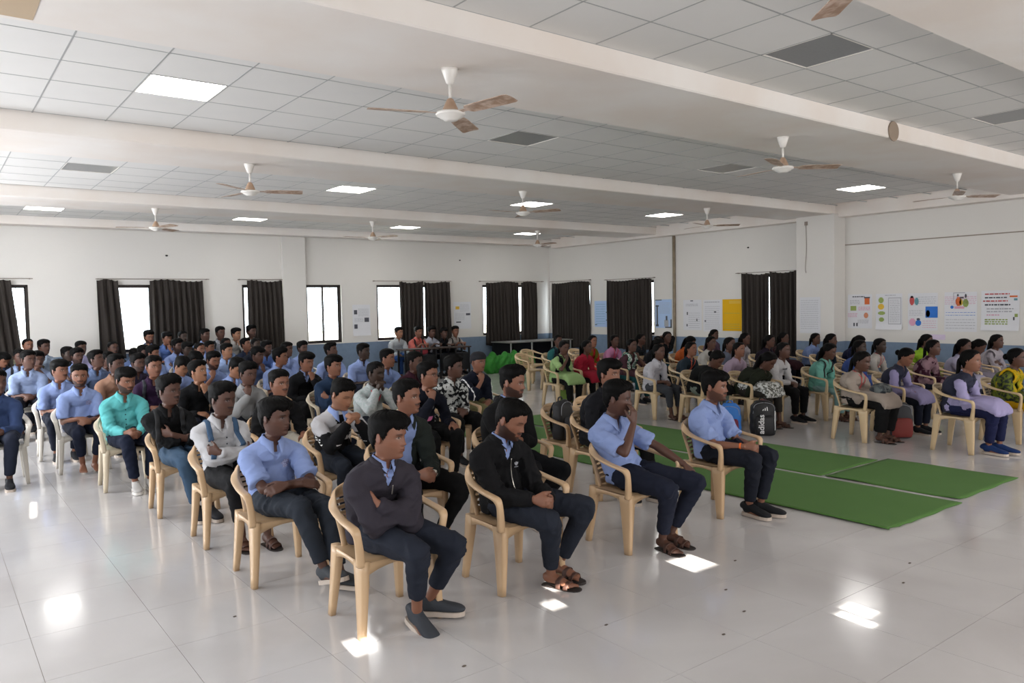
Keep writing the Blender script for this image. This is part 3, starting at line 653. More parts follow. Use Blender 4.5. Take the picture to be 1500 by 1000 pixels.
def figure(sp, lod):
    """builds the meshes of one seated figure; returns a list of (part name, mesh, materials key, [sub parts])"""
    sp = dict(sp); sp.setdefault('head', (0, -.08, 1.10)); fem = sp.get('fem', 0); sc = .94 if fem else 1.0
    vox = (.0068, .0088, .0125)[lod]
    hd = np.array(sp['head'], float); Nk = hd+np.array((0, .040, -.157))
    pel = np.array((0, .145-.04*sp.get('slouch', 1), .505)); ch = (pel+Nk)/2+np.array((0, .035+.02*sp.get('slouch', 1), .02)); up = Nk+np.array((0, .015, -.075))
    tw = sp.get('twist', 0); sdir = np.array((math.cos(tw), math.sin(tw), 0))
    def torso(e, low=.5, top=True, belly=0):
        wst = pel+(ch-pel)*.45; P_ = [pel+np.array((0, 0, -.05)), pel+(0, 0, .03), wst, ch+(0, 0, .04), up]; k = sc
        rx = [.150, .160, .142*k, .158*k, .150*k]; ry = [.105, .112, .102+belly, .108, .080]
        if top: P_ += [Nk+(0, .008, -.022), Nk+(0, 0, .015)]; rx += [.095*k, .060]; ry += [.068, .058]
        return P_, np.array(rx)+e, np.array(ry)+e
    sh = {s: up+s*sdir*(.168*sc)+np.array((0, .0, -.022)) for s in (-1, 1)}
    am = ARMS.get(sp.get('arms', 'lap'), ARMS['lap']); A = {1: am['L'], -1: am['R']}
    if sp.get('chin'): s = sp['chin']; A[s] = chin_arm(sp, s, sp.get('chin_up', -.03))
    if sp.get('bothchin'): A[1] = chin_arm(sp, 1); A[-1] = chin_arm(sp, -1)
    if 'L' in sp: A[1] = sp['L']
    if 'R' in sp: A[-1] = sp['R']
    el, wr = {}, {}
    for s in (-1, 1): el[s], wr[s] = ik(sh[s], A[s][0], .275*sc, .250*sc, A[s][4])
    sl_ = sp.get('slouch', 1); hip = {s: np.array((s*.088, .095-.045*sl_, .520)) for s in (-1, 1)}
    lg = sp.get('legs', {}); an, kn = {}, {}
    dfl = {1: (.095, -.36, .085), -1: (-.095, -.34, .085)}
    for s in (-1, 1):
        kn[s], an[s] = ik(hip[s], lg.get(s, dfl[s]), .445*sc, .43*sc, sp.get('kpole', {}).get(s, (s*.15, -.6, 1)))
    fy = sp.get('fyaw', {1: .12, -1: -.12}); fp = sp.get('fpitch', {1: 0, -1: 0})
    slv0 = sp.get('sleeve', 'short') in ('short', 'none')
    barefoot = sp.get('shoes', 'shoe') in ('bare', 'sandal')
    # --- skin
    g = Geo(); P_, rx, ry = torso(-.015); cov = not (sp.get('crop') or barefoot)
    g.add(*loft(P_, rx, ry, m=26, n=24, side=sdir))
    g.add(*loft([Nk+(0, 0, -.03), Nk+(0, -.002, .03), hd+np.array((0, .02, -.10))], [.05, .047, .044], m=8, n=16))
    for s in (-1, 1):
        g.add(*loft([Nk+s*sdir*.01+(0, 0, -.02), (Nk*.45+sh[s]*.55)+(0, 0, .0), sh[s]+(0, 0, -.004)], np.array([.046, .038, .036])*sc, m=8, n=14))
        g.add(*loft([sh[s]-s*sdir*.05+(0, 0, -.02), sh[s]+(0, 0, -.01), (sh[s]+el[s])/2, el[s]], np.array([.034, .040, .038, .034])*sc, m=14, n=14))
        g.add(*loft([el[s], el[s]*.72+wr[s]*.28, el[s]*.3+wr[s]*.7, wr[s], wr[s]+.01*(wr[s]-el[s])], np.array([.034, .037 if slv0 else .033, .029, .0245, .024])*sc, m=12, n=14))
        g.add(*ellipsoid(el[s], (.034*sc,)*3, 10, 8))
        hand_geo(g, wr[s], A[s][1], A[s][2], s, A[s][3], sc=sc*.98, spread=.25)
        g.add(*loft([hip[s], (hip[s]+kn[s])/2, kn[s]], [.064, .056, .042], m=10, n=16)); g.add(*ellipsoid(kn[s], (.042,)*3, 10, 8))
        g.add(*loft([kn[s], kn[s]*.7+an[s]*.3, kn[s]*.25+an[s]*.75, an[s]], [.040, .046, .033, .031], m=12, n=14))
        R, o = foot_frame(an[s], fy[s], fp[s])
        def T_(pts): return np.asarray(pts)@R.T+o
        g.add(*loft(T_([(0, .045, -.045), (0, .02, -.035), (0, -.05, -.04), (0, -.11, -.058), (0, -.15, -.066)]), [.026, .032, .036, .043, .040], [.028, .036, .030, .020, .013], m=12, n=14, side=R@np.array((1, 0, 0))))
        if barefoot and lod < 2:
            for q in range(5):
                xo = (-.030+.015*q)*-s; L_ = (.048, .040, .036, .031, .026)[q]
                xx = s*-1*(.030-.0152*q); r = .011 if q == 0 else .0078
                g.add(*loft(T_([(xx, -.135+.004*q, -.067), (xx*1.08, -.15-L_*.35+.004*q, -.068), (xx*1.1, -.15-L_*.72+.006*q, -.073)]), [r, r, r*.85], m=6, n=8, side=R@np.array((1, 0, 0))))
    body = remesh(g, vox, 2, 'body', [SKIN])
    HV, HF, HC, HT = head_geo(sp, lod); HV = pose_head(HV, HT, sp)
    n0 = len(body.vertices)
    bv, _ = vn(body); polys = [tuple(p.vertices) for p in body.polygons]
    G = Geo(); G.add(bv, polys); G.add(HV, HF); bm_ = G.mesh('body', [SKIN], True)
    ca = bm_.color_attributes.new('tint', 'FLOAT_COLOR', 'POINT'); C4 = np.ones((n0+len(HV), 4)); C4[n0:, :3] = HC
    if len(bm_.vertices) == len(C4): ca.data.foreach_set('color', C4.ravel())
    bpy.data.meshes.remove(body)
    parts = [['body', bm_, 'skin', []]]
    # --- hair
    XV, XF, XT = hair_geo(sp, lod); G = Geo().add(pose_head(XV, XT*0+4.0, sp), XF)
    st = sp.get('hair', 'short')
    if st in ('long', 'tied', 'bun'):
        c = rot_like([(0, .105, .0)], sp)[0]; sg = sp.get('hairside', 0)
        if st == 'bun': G.add(*ellipsoid(c+np.array((0, .02, .01)), (.042, .035, .042), 14, 10))
        elif st == 'long': G.add(*loft([rot_like([(0, .06, .03)], sp)[0], c, Nk+(sg*.03, .095, 0), up+(sg*.05, .125, -.06), ch+(sg*.03, .15, -.02)], [.055, .075, .075, .07, .035], [.03, .035, .03, .024, .010], m=18, n=16))
        else: G.add(*loft([rot_like([(0, .07, .02)], sp)[0], c+np.array((0, .012, -.01)), Nk+(sg*.05, .10, 0), up+(sg*.06, .125, -.07), ch+(sg*.05, .15, -.07)], [.03, .032, .03, .026, .010], [.03, .028, .022, .02, .008], m=18, n=12))
    parts.append(['hair' if st != 'beanie' else 'beanie', G.mesh('hair', [HAIRM if st != 'beanie' else MATS['black_knit']], True), None, []])
    # --- upper garment
    top = sp.get('top', 'shirt'); slv = sp.get('sleeve', 'short'); e = {'shirt': .014, 'jacket': .026, 'kurta': .014, 'tee': .012}[top]
    rnd = np.random.RandomState(sp.get('seed', 1)+9); fk = rnd.randn(7, 3)*np.array((26, 22, 34)); fp_ = rnd.rand(7)*6
    J = [(el[1], .11, .010), (el[-1], .11, .010), (pel+(0, -.10, .12), .15, .008), (kn[1], .12, .008), (kn[-1], .12, .008), (hip[1], .14, .009), (hip[-1], .14, .009), (sh[1]+(0, -.02, -.07), .1, .007), (sh[-1]+(0, -.02, -.07), .1, .007)]
    def folds(V, N, amp=1.0):
        d = np.zeros(len(V))
        for k in range(7): d += np.sin(V@fk[k]+fp_[k]+1.5*np.sin(V@fk[(k+1) % 7]*.5))
        d /= 3.2; A_ = np.full(len(V), .0036)
        for c, r, a in J: A_ += a*ga(np.linalg.norm(V-c, axis=1), r)
        ridge = (1-np.abs(d))*2-1
        return V+N*(np.maximum(.5*d+.7*ridge, -.35)*A_*amp*1.25+.002)[:, None]
    g = Geo(); P_, rx, ry = torso(e, belly=.006)
    if top == 'jacket': P_[0] = P_[0]+np.array((0, 0, .0))
    if top == 'tee' or top == 'shirt' or top == 'jacket' or top == 'kurta': g.add(*loft(P_, rx, ry, m=26, n=28, side=sdir))
    g.add(*ellipsoid(pel+np.array((0, -.03, .02)), (.165+e*.5, .13, .075), 20, 12))
    for s in (-1, 1):
        g.add(*loft([Nk+s*sdir*.02+(0, .004, -.035), (Nk*.45+sh[s]*.55)+(0, .002, -.006), sh[s]+(0, 0, -.004)], np.array([.050, .048+e*.6, .048+e*.7])*sc, m=8, n=16))
        if slv == 'none': g.add(*ellipsoid(sh[s]-s*sdir*.02, (.05, .055, .055), 14, 10)); continue
        r0 = .058+e*.55
        if slv == 'short':
            q = sh[s]*.18+el[s]*.82; r = [r0-.012, r0-.004, r0-.002, r0+.003]; pts = [sh[s]-s*sdir*.07+(0, 0, -.035), sh[s]+(0, 0, -.006), (sh[s]+q)/2, q]
            g.add(*loft(pts, np.array(r)*sc, m=16, n=18))
        else:
            wl = 1.0 if slv == 'long' else .45; q = el[s]*(1-wl)+wr[s]*wl
            g.add(*loft([sh[s]-s*sdir*.07+(0, 0, -.035), sh[s]+(0, 0, -.006), (sh[s]+el[s])/2, el[s]], np.array([r0-.014, r0-.005, r0-.008, r0-.011])*sc, m=14, n=18))
            g.add(*ellipsoid(el[s], ((r0-.010)*sc,)*3, 12, 10))
            g.add(*loft([el[s], (el[s]+q)/2, q-(wr[s]-el[s])*.02], np.array([r0-.010, r0-.014, .034+e*.35 if wl == 1 else r0-.012])*sc, m=12, n=16))
    opn = sp.get('open', 0)   # jacket worn open: half width of the gap at the chest
    def push(V, N):
        V = folds(V, N)
        rx_ = (V-Nk)@sdir; fwd = V[:, 1] < (Nk[1]+.01); rz = V[:, 2]-Nk[2]
        w_ = np.clip((rz+.125)/.125, 0, 1.3)*.040
        m = fwd*ss(.012, -.009, abs(rx_)-w_)*(rz > -.125)*(rz < .08)
        if top == 'jacket' or top == 'shirt' or fem: V = V+np.column_stack([0*m, m*(.055 if top == 'jacket' else .032), -0*m])
        if opn:
            w_ = opn*np.clip(1.15+rz*.2, .6, 1.2); m = (V[:, 1] < ch[1]-.02)*ss(.014, -.010, abs(rx_)-w_)*(V[:, 2] > .56)*(abs(rx_) < .12)
            V = V+np.column_stack([0*m, m*.045, 0*m])
        return V
    cm = sp.get('cmat', CLOTH if top != 'tee' else SMOOTHC); mats = [cm]+list(sp.get('xmats', []))
    shirt = remesh(g, vox*1.15, 4, {'shirt': 'shirt', 'jacket': 'jacket', 'kurta': 'kurta', 'tee': 'sweater'}[top], mats, push=push)
    subs = []
    if 'region' in sp:   # differently coloured cloth pieces
        V, N = vn(shirt); nf = len(shirt.polygons); c = np.empty(nf*3); shirt.polygons.foreach_get('center', c); c = c.reshape(-1, 3)
        idx = sp['region'](c, dict(Nk=Nk, ch=ch, sh=sh, el=el, wr=wr, pel=pel)); shirt.polygons.foreach_set('material_index', idx.astype(np.int32))
    def front_at(me_v, x, z, dz=.02):
        for q in (1, 2, 3.5, 6):
            c_ = me_v[(abs(me_v[:, 0]-x) < .015*q) & (abs(me_v[:, 2]-z) < dz*q)]
            if len(c_): return c_[:, 1].min()
        return Nk[1]-.09
    SV, SN = vn(shirt); SV = SV[armdist(SV, dict(sh=sh, el=el, wr=wr)) > .062]
    if sp.get('collar', top in ('shirt', 'jacket')) and lod < 3:
        V = []; F = []; m_ = 22 if lod < 2 else 14
        for i in range(m_+1):
            th = math.radians(14+(360-28)*i/m_); c_, s_ = math.cos(th), math.sin(th); fr = max(0, c_)
            tip = max(0, 1-min(abs(th-math.radians(14)), abs(th-math.radians(346)))/math.radians(34))
            zi = .030-.045*fr**1.5
            stand = top == 'jacket' and not sp.get('lapel')
            for r, dz in (((.057, zi+.004), (.064, zi+.012), (.076+.012*tip, zi-.018-.034*tip), (.086+.018*tip, zi-.036-.040*tip)) if not stand else ((.060, zi-.02), (.061, zi+.004), (.066, zi+.014), (.073, zi-.004), (.084, zi-.036))):
                V.append(Nk+sdir*s_*r*1.04+np.array((0, -c_*(r+.004)-.006, dz)))
        k = 4 if not (top == 'jacket' and not sp.get('lapel')) else 5
        F = [(i*k+j, (i+1)*k+j, (i+1)*k+j+1, i*k+j+1) for i in range(m_) for j in range(k-1)]
        subs.append(['collar', Geo().add(V, F).mesh('collar', [sp.get('collarmat', cm)], True), None, 'solid'])
    if sp.get('buttons') and lod < 2:
        for zz in np.linspace(Nk[2]-.15, .60, 5):
            yy = front_at(SV, 0, zz); V, F = ellipsoid((0.0, yy-.001, zz), (.006, .004, .006), 10, 6)
            subs.append(['button', Geo().add(V, F).mesh('button', [sp['buttons']], True), 'own', None])
    if sp.get('zip') and lod < 2:
        zs = np.linspace(Nk[2]-.115, .60 if sp['zip'] == 2 else Nk[2]-.17, 14); ys = np.array([front_at(SV, Nk[0]*(q-.5)/.45, q) for q in zs]); pf = np.polyfit(zs, ys, 2 if sp['zip'] == 2 else 1); pts = [(Nk[0]*(q-.5)/.45, np.polyval(pf, q)-(.006 if sp['zip'] == 2 else .016), q) for q in zs]
        subs.append(['zip', Geo().add(*loft(pts, .004, .002, m=26, n=6)).mesh('zip', [METAL], True), 'own', None])
    parts.append([shirt.name.split('.')[0], shirt, 'top', subs])
    if opn or (top == 'jacket' and sp.get('under', 1)):
        g = Geo(); P_, rx, ry = torso(.010, belly=.004); g.add(*loft(P_, rx, ry, m=20, n=24, side=sdir))
        def push2(V, N):
            rx_ = (V-Nk)@sdir; rz = V[:, 2]-Nk[2]; w_ = np.clip((rz+.09)/.09, 0, 1.3)*.030
            m = (V[:, 1] < Nk[1]+.01)*ss(.006, -.004, abs(rx_)-w_)*(rz > -.09); V = V+np.column_stack([0*m, m*.026, 0*m]); return folds(V, N, .7)
        un = remesh(g, .011, 3, 'shirt', [SMOOTHC], push=push2)
        V = []; F = []
        for i in range(21):
            th = math.radians(16+328*i/20); c_, s_ = math.cos(th), math.sin(th); fr = max(0, c_); tip = max(0, 1-min(abs(th-math.radians(16)), abs(th-math.radians(344)))/math.radians(34)); zi = .030-.036*fr**1.5
            for r, dz in ((.054, zi+.016), (.058, zi+.020), (.066+.006*tip, zi-.004-.018*tip), (.070+.010*tip, zi-.012-.028*tip)): V.append(Nk+sdir*s_*r+np.array((0, -c_*(r+.008)-.008, dz)))
        F = [(i*4+j, (i+1)*4+j, (i+1)*4+j+1, i*4+j+1) for i in range(20) for j in range(3)]
        parts.append(['shirt', un, 'under', [['collar', Geo().add(V, F).mesh('collar', [SMOOTHC], True), None, 'solid']]])
    # --- lower garment
    g = Geo(); loose = sp.get('loose', .0)
    g.add(*loft([pel+(0, 0, -.045), pel+(0, 0, .02), pel+(0, -.005, .06)], [.150, .168, .155], [.10, .125, .115], m=8, n=24))
    for s in (-1, 1):
        g.add(*loft([hip[s]+(0, .03, -.005), hip[s]*.8+kn[s]*.2, (hip[s]+kn[s])/2, kn[s]*.9+hip[s]*.1, kn[s]], [.084, .098, .086, .072, .066+loose], m=16, n=18))
        g.add(*ellipsoid(kn[s], (.066+loose,)*3, 14, 10))
        q = kn[s]*.14+an[s]*.86 if not sp.get('crop') else kn[s]*.3+an[s]*.7
        g.add(*loft([kn[s], kn[s]*.65+q*.35, q], [.066+loose, .062+loose, .048+loose*1.3], m=14, n=18))
    if top == 'kurta':
        g2 = Geo(); L_ = sp.get('klen', .44); ky = min(kn[1][1], kn[-1][1])
        g2.add(*loft([pel+(0, 0, .10), pel+(0, -.10, .06), (0, ky+.16, .575), (0, ky+.03, .560), (0, ky-.055, .50), (0, ky-.062, L_)], [.155, .185, .195, .20, .215, .225], [.10, .085, .082, .078, .050, .022], m=24, n=26, expo=.75))
        sk = remesh(g2, vox*1.3, 3, 'kurta_skirt', [sp.get('skmat', cm)], push=lambda V, N: folds(V, N, 1.2))
        parts[-1 if not opn and top != 'jacket' else -2][3].append(['skirt', sk, sp.get('skcol'), None])
    tr = remesh(g, vox*1.2, 4, 'trousers', [sp.get('lmat', SMOOTHC)], push=lambda V, N: folds(V, N, 1.0))
    parts.append(['trousers', tr, 'low', []])
    # --- shoes
    for s in (-1, 1):
        R, o = foot_frame(an[s], fy[s], fp[s])
        def T_(pts): return np.asarray(pts, float)@R.T+o
        yy = np.array([.062, .055, .03, 0, -.05, -.10, -.15, -.185, -.205, -.212]); hw = np.array([.012, .026, .033, .034, .035, .043, .045, .038, .024, .008])
        off = s*-1*np.array([0, 0, 0, 0, .002, .004, .006, .008, .009, .009])
        kind = sp.get('shoes', 'shoe')
        def slab(z0, z1, e_, mt, nm):
            n_ = len(yy); V = []
            for z_ in (z0, z1):
                V += [(off[i]-hw[i]-e_, yy[i], z_) for i in range(n_)]+[(off[i]+hw[i]+e_, yy[i], z_) for i in range(n_)][::-1]
            m_ = 2*n_; F = [(i, (i+1) % m_, m_+(i+1) % m_, m_+i) for i in range(m_)]
            F += [(i, m_-1-i, m_-2-i, i+1)[::-1] for i in range(n_-1)]+[(m_+i, 2*m_-1-i, 2*m_-2-i, m_+i+1) for i in range(n_-1)]
            return Geo().add(T_(V), F).mesh(nm, [mt])
        if kind == 'shoe':
            g = Geo(); hgt = np.array([.030, .045, .052, .048, .040, .030, .024, .019, .014, .010])
            g.add(*loft(T_(np.column_stack([off, yy, -.066+hgt])), hw+.004, hgt, m=24, n=16, side=R@np.array((1, 0, 0)), expo=.8))
            g.add(*loft(T_([(0, .012, -.04), (0, .010, .0), (0, .012, .025)]), [.036, .037, .038], [.042, .042, .042], m=8, n=16, side=R@np.array((1, 0, 0))))
            me = remesh(g, .006 if lod < 2 else .009, 3, 'shoe', [SHOEM])
            sub = [['sole', slab(-.085, -.058, .005, sp.get('sole', SOLEM), 'sole'), 'own', None]]
            if lod == 0:
                for q in range(4): sub.append(['lace', Geo().add(*loft(T_([(-.022, -.03-.02*q, -.008-.011*q), (0, -.032-.02*q, .001-.0125*q), (.022, -.03-.02*q, -.008-.011*q)]), .0028, m=7, n=6, side=(0, 0, 1))).mesh('lace', [sp.get('lace', SOLEM)], True), 'own', None])
            parts.append(['shoe', me, 'shoe', sub])
        elif kind == 'sandal':
            me = slab(-.098, -.083, .005, RUBBER, 'sandal'); sub = []
            for yq, hq, wq in ((-.125, -.045, .048), (-.07, -.022, .043)):
                sub.append(['strap', Geo().add(*loft(T_([(-wq, yq, -.085), (-wq*.8, yq, hq-.012), (0, yq-.01, hq+.006), (wq*.8, yq, hq-.012), (wq, yq, -.085)]), .017, .003, m=14, n=8, side=R@np.array((0, 1, 0)))).mesh('strap', [sp.get('strapmat', MATS['sandal_leather'])], True), 'own', None])
            parts.append(['sandal', me, None, sub])
    # --- extras
    for ex in sp.get('extra', []):
        r = ex(dict(Nk=Nk, ch=ch, up=up, sh=sh, el=el, wr=wr, pel=pel, hd=hd, kn=kn, an=an, sdir=sdir, SV=SV, sp=sp, front=lambda x, z: front_at(SV, x, z), A=A))
        if r: parts += r
    return parts
mat('black_knit', hexc('16161c'), 0.95, bump=(120, 0.8, 0.004)); mat('sandal_leather', hexc('4a3128'), 0.6)
# extras
def ex_watch(s, m=METAL):
    def f(c):
        w_, e_ = c['wr'][s], c['el'][s]; d = (w_-e_)/np.linalg.norm(w_-e_); p = w_-d*.012
        g = Geo().add(*loft([p-d*.010, p+d*.010], .031, m=4, n=18)); V, F = ellipsoid(p+np.array((0, -.026, .014)), (.014, .008, .014), 12, 8); g.add(V, F)
        return [['wristwatch', g.mesh('wristwatch', [m], True), 'own', []]]
    return f
def ex_band(s, m, k=.02):
    def f(c):
        w_, e_ = c['wr'][s], c['el'][s]; d = (w_-e_)/np.linalg.norm(w_-e_); p = w_-d*k
        return [['wristband', Geo().add(*loft([p-d*.007, p+d*.007], .036 if k > .03 else .029, m=4, n=18)).mesh('wristband', [m], True), 'own', []]]
    return f
def chest_path(c, x0, x1, z0, z1, n=7, off=-.006):
    P_ = []
    for t in np.linspace(0, 1, n):
        x = x0+(x1-x0)*t; z = z0+(z1-z0)*t; P_.append((x, c['front'](x, z)+off, z))
    return P_
def ex_straps(m, wd=.021):
    def f(c):
        out = []; Nk = c['Nk']
        for s in (-1, 1):
            x0 = Nk[0]+s*.105; P_ = [(x0, Nk[1]+.10, Nk[2]-.10), (x0, Nk[1]+.04, Nk[2]-.012), (x0, Nk[1]-.035, Nk[2]-.018)]+chest_path(c, x0, Nk[0]+s*.125, Nk[2]-.07, Nk[2]-.28, 6, -.007)
            out.append(['backpack_strap', Geo().add(*loft(P_, wd, .006, m=26, n=8, side=(1, 0, 0))).mesh('backpack_strap', [m], True), 'own', []])
        g = Geo().add(*loft([(Nk[0], Nk[1]+.19, Nk[2]-.06), (Nk[0], Nk[1]+.215, Nk[2]-.22), (Nk[0], Nk[1]+.20, Nk[2]-.36)], [.12, .15, .14], [.05, .06, .05], m=12, n=20, expo=.6))
        return out
    return f
def ex_lanyard(m):
    def f(c):
        Nk = c['Nk']; out = []
        for s in (-1, 1):
            P_ = [(Nk[0]+s*.06, Nk[1]+.03, Nk[2]+.03), (Nk[0]+s*.062, Nk[1]-.02, Nk[2]+.012)]+chest_path(c, Nk[0]+s*.055, Nk[0]+s*.006, Nk[2]-.05, Nk[2]-.24, 6, -.006)
            out.append(['lanyard', Geo().add(*loft(P_, .0075, .002, m=18, n=6)).mesh('lanyard', [m], True), 'own', []])
        return out
    return f
def ex_dupatta(m, two=True, wide=.055):
    def f(c):
        Nk = c['Nk']; out = []
        for s in ((-1, 1) if two else (1,)):
            x0 = Nk[0]+s*.085; P_ = [(x0, Nk[1]+.16, Nk[2]-.30), (x0, Nk[1]+.13, Nk[2]-.12), (x0, Nk[1]+.05, Nk[2]+.002), (x0-s*.01, Nk[1]-.04, Nk[2]-.02)]+chest_path(c, x0, x0+s*.02, Nk[2]-.09, Nk[2]-.36, 6, -.012)
            me = remesh(Geo().add(*loft(P_, wide, .013, m=30, n=14, side=(1, 0, 0))), .009, 2, 'dupatta', [m], push=lambda V, N: V+N*(.006*np.sin(V[:, 0]*170+V[:, 2]*20))[:, None])
            out.append(['dupatta', me, 'extra', []])
        return out
    return f
def ex_glasses(c):
    sp = c['sp']; out = []
    g = Geo()
    for s in (-1, 1):
        ring = [(s*.032+.021*math.cos(a), -.101, .004+.016*math.sin(a)) for a in np.linspace(0, 2*PI, 15)]
        g.add(*loft(rot_like(ring, sp), .0015, m=30, n=5, side=(0, 1, 0))); g.add(*loft(rot_like([(s*.053, -.099, .008), (s*.076, -.06, .010), (s*.080, .005, .010)], sp), .0016, m=10, n=5, side=(0, 0, 1)))
    g.add(*loft(rot_like([(-.011, -.104, .008), (.011, -.104, .008)], sp), .0015, m=4, n=5, side=(0, 0, 1)))
    return [['spectacles', g.mesh('spectacles', [mat('spectacle_frame', hexc('2a2522'), 0.4)], True), 'own', []]]
FIG = {}
def person(key, parts, x, y, z, rz, scale, label, group, cols, name='person'):
    """cols: skin, top, low, shoe, under, extra"""
    e = bpy.data.objects.new(name, None); COL.objects.link(e); e.location = (x, y, z); e.rotation_euler = (0, 0, rz); e.scale = (scale,)*3
    tag(e, label, 'person', group)
    def cc(k, dflt): return cols.get(k, dflt)
    for nm, me, ck, subs in parts:
        o = link(nm, me, e, color=cc(ck, (.5, .5, .5)))
        for sn, sm, sk, md in subs:
            q = link(sn, sm, o, color=cc(sk if sk in ('extra', 'low') else ck, (.5, .5, .5)))
            if md == 'solid': so_ = q.modifiers.new('thick', 'SOLIDIFY'); so_.thickness = .0025; so_.offset = 0
    return e
# ------------------------------------------------------------------ green floor mats
MATM = mat('green_felt', hexc('4a7233'), 0.95, noise=(2.5, 0.5, hexc('527a39'), 0.2), bump=(150, 0.5, 0.004))
def floor_mat_strip(x0, x1, y0, y1, seed, label):
    rnd = random.Random(seed); nx, ny = 22, int((y1-y0)/0.06); V = []
    for i in range(ny+1):
        for j in range(nx+1):
            u, v = j/nx, i/ny; x = x0+(x1-x0)*u+0.006*math.sin(v*9+seed)*(1 if u < .05 or u > .95 else 0); y = y0+(y1-y0)*v
            if i == 0: y += 0.005*math.sin(u*17+seed)+(0.03*rnd.random() if u < .25 and seed == 1 else 0)
            z = 0.007+0.0035*abs(math.sin(v*(y1-y0)*1.7+seed))*math.sin(u*6+v*3)**2+(0.016*math.exp(-((u-.02)/.03)**2)*max(0, math.sin(v*7+seed)))
            V.append((x, y, z))
    F = [(i*(nx+1)+j, i*(nx+1)+j+1, (i+1)*(nx+1)+j+1, (i+1)*(nx+1)+j) for i in range(ny) for j in range(nx)]
    o = link('floor_mat', Geo().add(V, F).mesh('floor_mat', [MATM], True)); s = o.modifiers.new('t', 'SOLIDIFY'); s.thickness = 0.006; s.offset = -1
    return tag(o, label, 'floor mat', 'green mats along the aisle')
floor_mat_strip(5.93, 7.20, 2.95, 9.6, 1, 'long green floor mat nearest the front rows of boys')
floor_mat_strip(7.30, 8.60, 3.0, 4.30, 2, 'short green floor mat whose corner points far right')
floor_mat_strip(7.28, 8.45, 4.34, 9.8, 3, 'long green floor mat beside the girls')
# ------------------------------------------------------------------ people
SK = dict(m=hexc('7c5340'), d=hexc('52362b'), l=hexc('90664e'), dd=hexc('39281f'))
BLUE = hexc('9fb4ea'); BLUE2 = hexc('92a8de'); NAVY = hexc('1e2334'); BLK = hexc('141416'); CHAR = hexc('262c38')
def reg_vest(c, J): return ((armdist(c, J) > .066) & (abs(c[:, 0]-J['Nk'][0]) < .175)).astype(int)
def reg_crest(c, J):
    return (((c[:, 0]-J['Nk'][0]-.082)**2+(c[:, 2]-J['Nk'][2]+.165)**2 < .030**2) & (c[:, 1] < J['ch'][1])).astype(int)
def reg_sweater(c, J):
    u = np.minimum(*[np.linalg.norm(c-J['sh'][s], axis=1) for s in (-1, 1)]); w = np.minimum(*[np.linalg.norm(c-J['wr'][s], axis=1) for s in (-1, 1)])
    i = ((c[:, 2] > J['Nk'][2]-.19) & ((u < .17) | (armdist(c, J) > .07)) & (w > .16)).astype(int); z = J['Nk'][2]-c[:, 2]; f = (armdist(c, J) > .06) & (c[:, 1] < J['ch'][1])
    for q in (.215, .235, .255): i[f & (abs(z-q) < .0045)] = 2
    return i
def reg_hoodie(c, J):
    z = J['Nk'][2]-c[:, 2]; f = (armdist(c, J) > .055) & (c[:, 1] < J['ch'][1]) & (abs(c[:, 0]-J['Nk'][0]) < .10); i = np.zeros(len(c), int)
    i[f & (z > .17) & (z < .205)] = 1; i[f & (z > .275) & (z < .31)] = 2; return i
def reg_stripe_sleeve(c, J):
    i = np.zeros(len(c), int)
    for s in (-1, 1):
        x = abs(c[:, 0]-(J['sh'][s][0]+s*.045)); i[(x < .007) & (c[:, 2] > .62)] = 1
    return i
def ex_text(txt, cx, dz, size, m):
    def f(c):
        cu = bpy.data.curves.new('t', 'FONT'); cu.body = txt; cu.size = size; cu.align_x = 'CENTER'; cu.extrude = 0.0; cu.offset = 0.0025
        o = bpy.data.objects.new('t', cu); TMP.collection.objects.link(o); TMP.view_layers[0].update()
        me = bpy.data.meshes.new_from_object(o.evaluated_get(TMP.view_layers[0].depsgraph)); bpy.data.objects.remove(o)
        n = len(me.vertices); V = np.empty(n*3); me.vertices.foreach_get('co', V); V = V.reshape(-1, 3); Nk = c['Nk']
        x = V[:, 0]+Nk[0]+cx; z = V[:, 1]+Nk[2]+dz; y = np.array([c['front'](a, b) for a, b in zip(x, z)]); y = y*.3+y.mean()*.7
        me.vertices.foreach_set('co', np.column_stack([x, y-.008, z]).ravel()); me.materials.clear(); me.materials.append(m); me.update()
        return [['chest_lettering', me, 'own', []]]
    return f
def ex_trefoil(c):
    g = Geo(); Nk = c['Nk']; x, z = Nk[0]+.075, Nk[2]-.17; y = c['front'](x, z)-.006
    for a in (-35, 0, 35):
        R = np.array(Matrix.Rotation(math.radians(a), 3, 'Y')); V, F = ellipsoid((0, 0, .012), (.006, .002, .014), 8, 6); g.add(np.array(V)@R.T+np.array((x, y, z)), F)
    g.box((x-.016, y-.001, z-.012), (x+.016, y+.001, z-.008)); return [['chest_emblem', g.mesh('chest_emblem', [GREYP]), 'own', []]]
def ex_dots(c):
    g = Geo(); Nk = c['Nk']
    for k in range(4):
        x = Nk[0]-.045+.03*k; z = Nk[2]-.14; y = c['front'](x, z)-.004; g.add(*loft([(x-.008, y, z-.012), (x-.006, y, z+.012), (x+.006, y, z-.010), (x+.008, y, z+.012)], .0022, m=8, n=5))
    return [['chest_lettering', g.mesh('chest_lettering', [DARKP]), 'own', []]]
def ex_cords(c):
    Nk = c['Nk']; out = []
    for s in (-1, 1): out.append(['drawstring', Geo().add(*loft([(Nk[0]+s*.02, Nk[1]-.085, Nk[2]-.03)]+chest_path(c, Nk[0]+s*.022, Nk[0]+s*.03, Nk[2]-.08, Nk[2]-.26, 5, -.008), .004, m=14, n=6)).mesh('drawstring', [WHITEP], True), 'own', []])
    return out
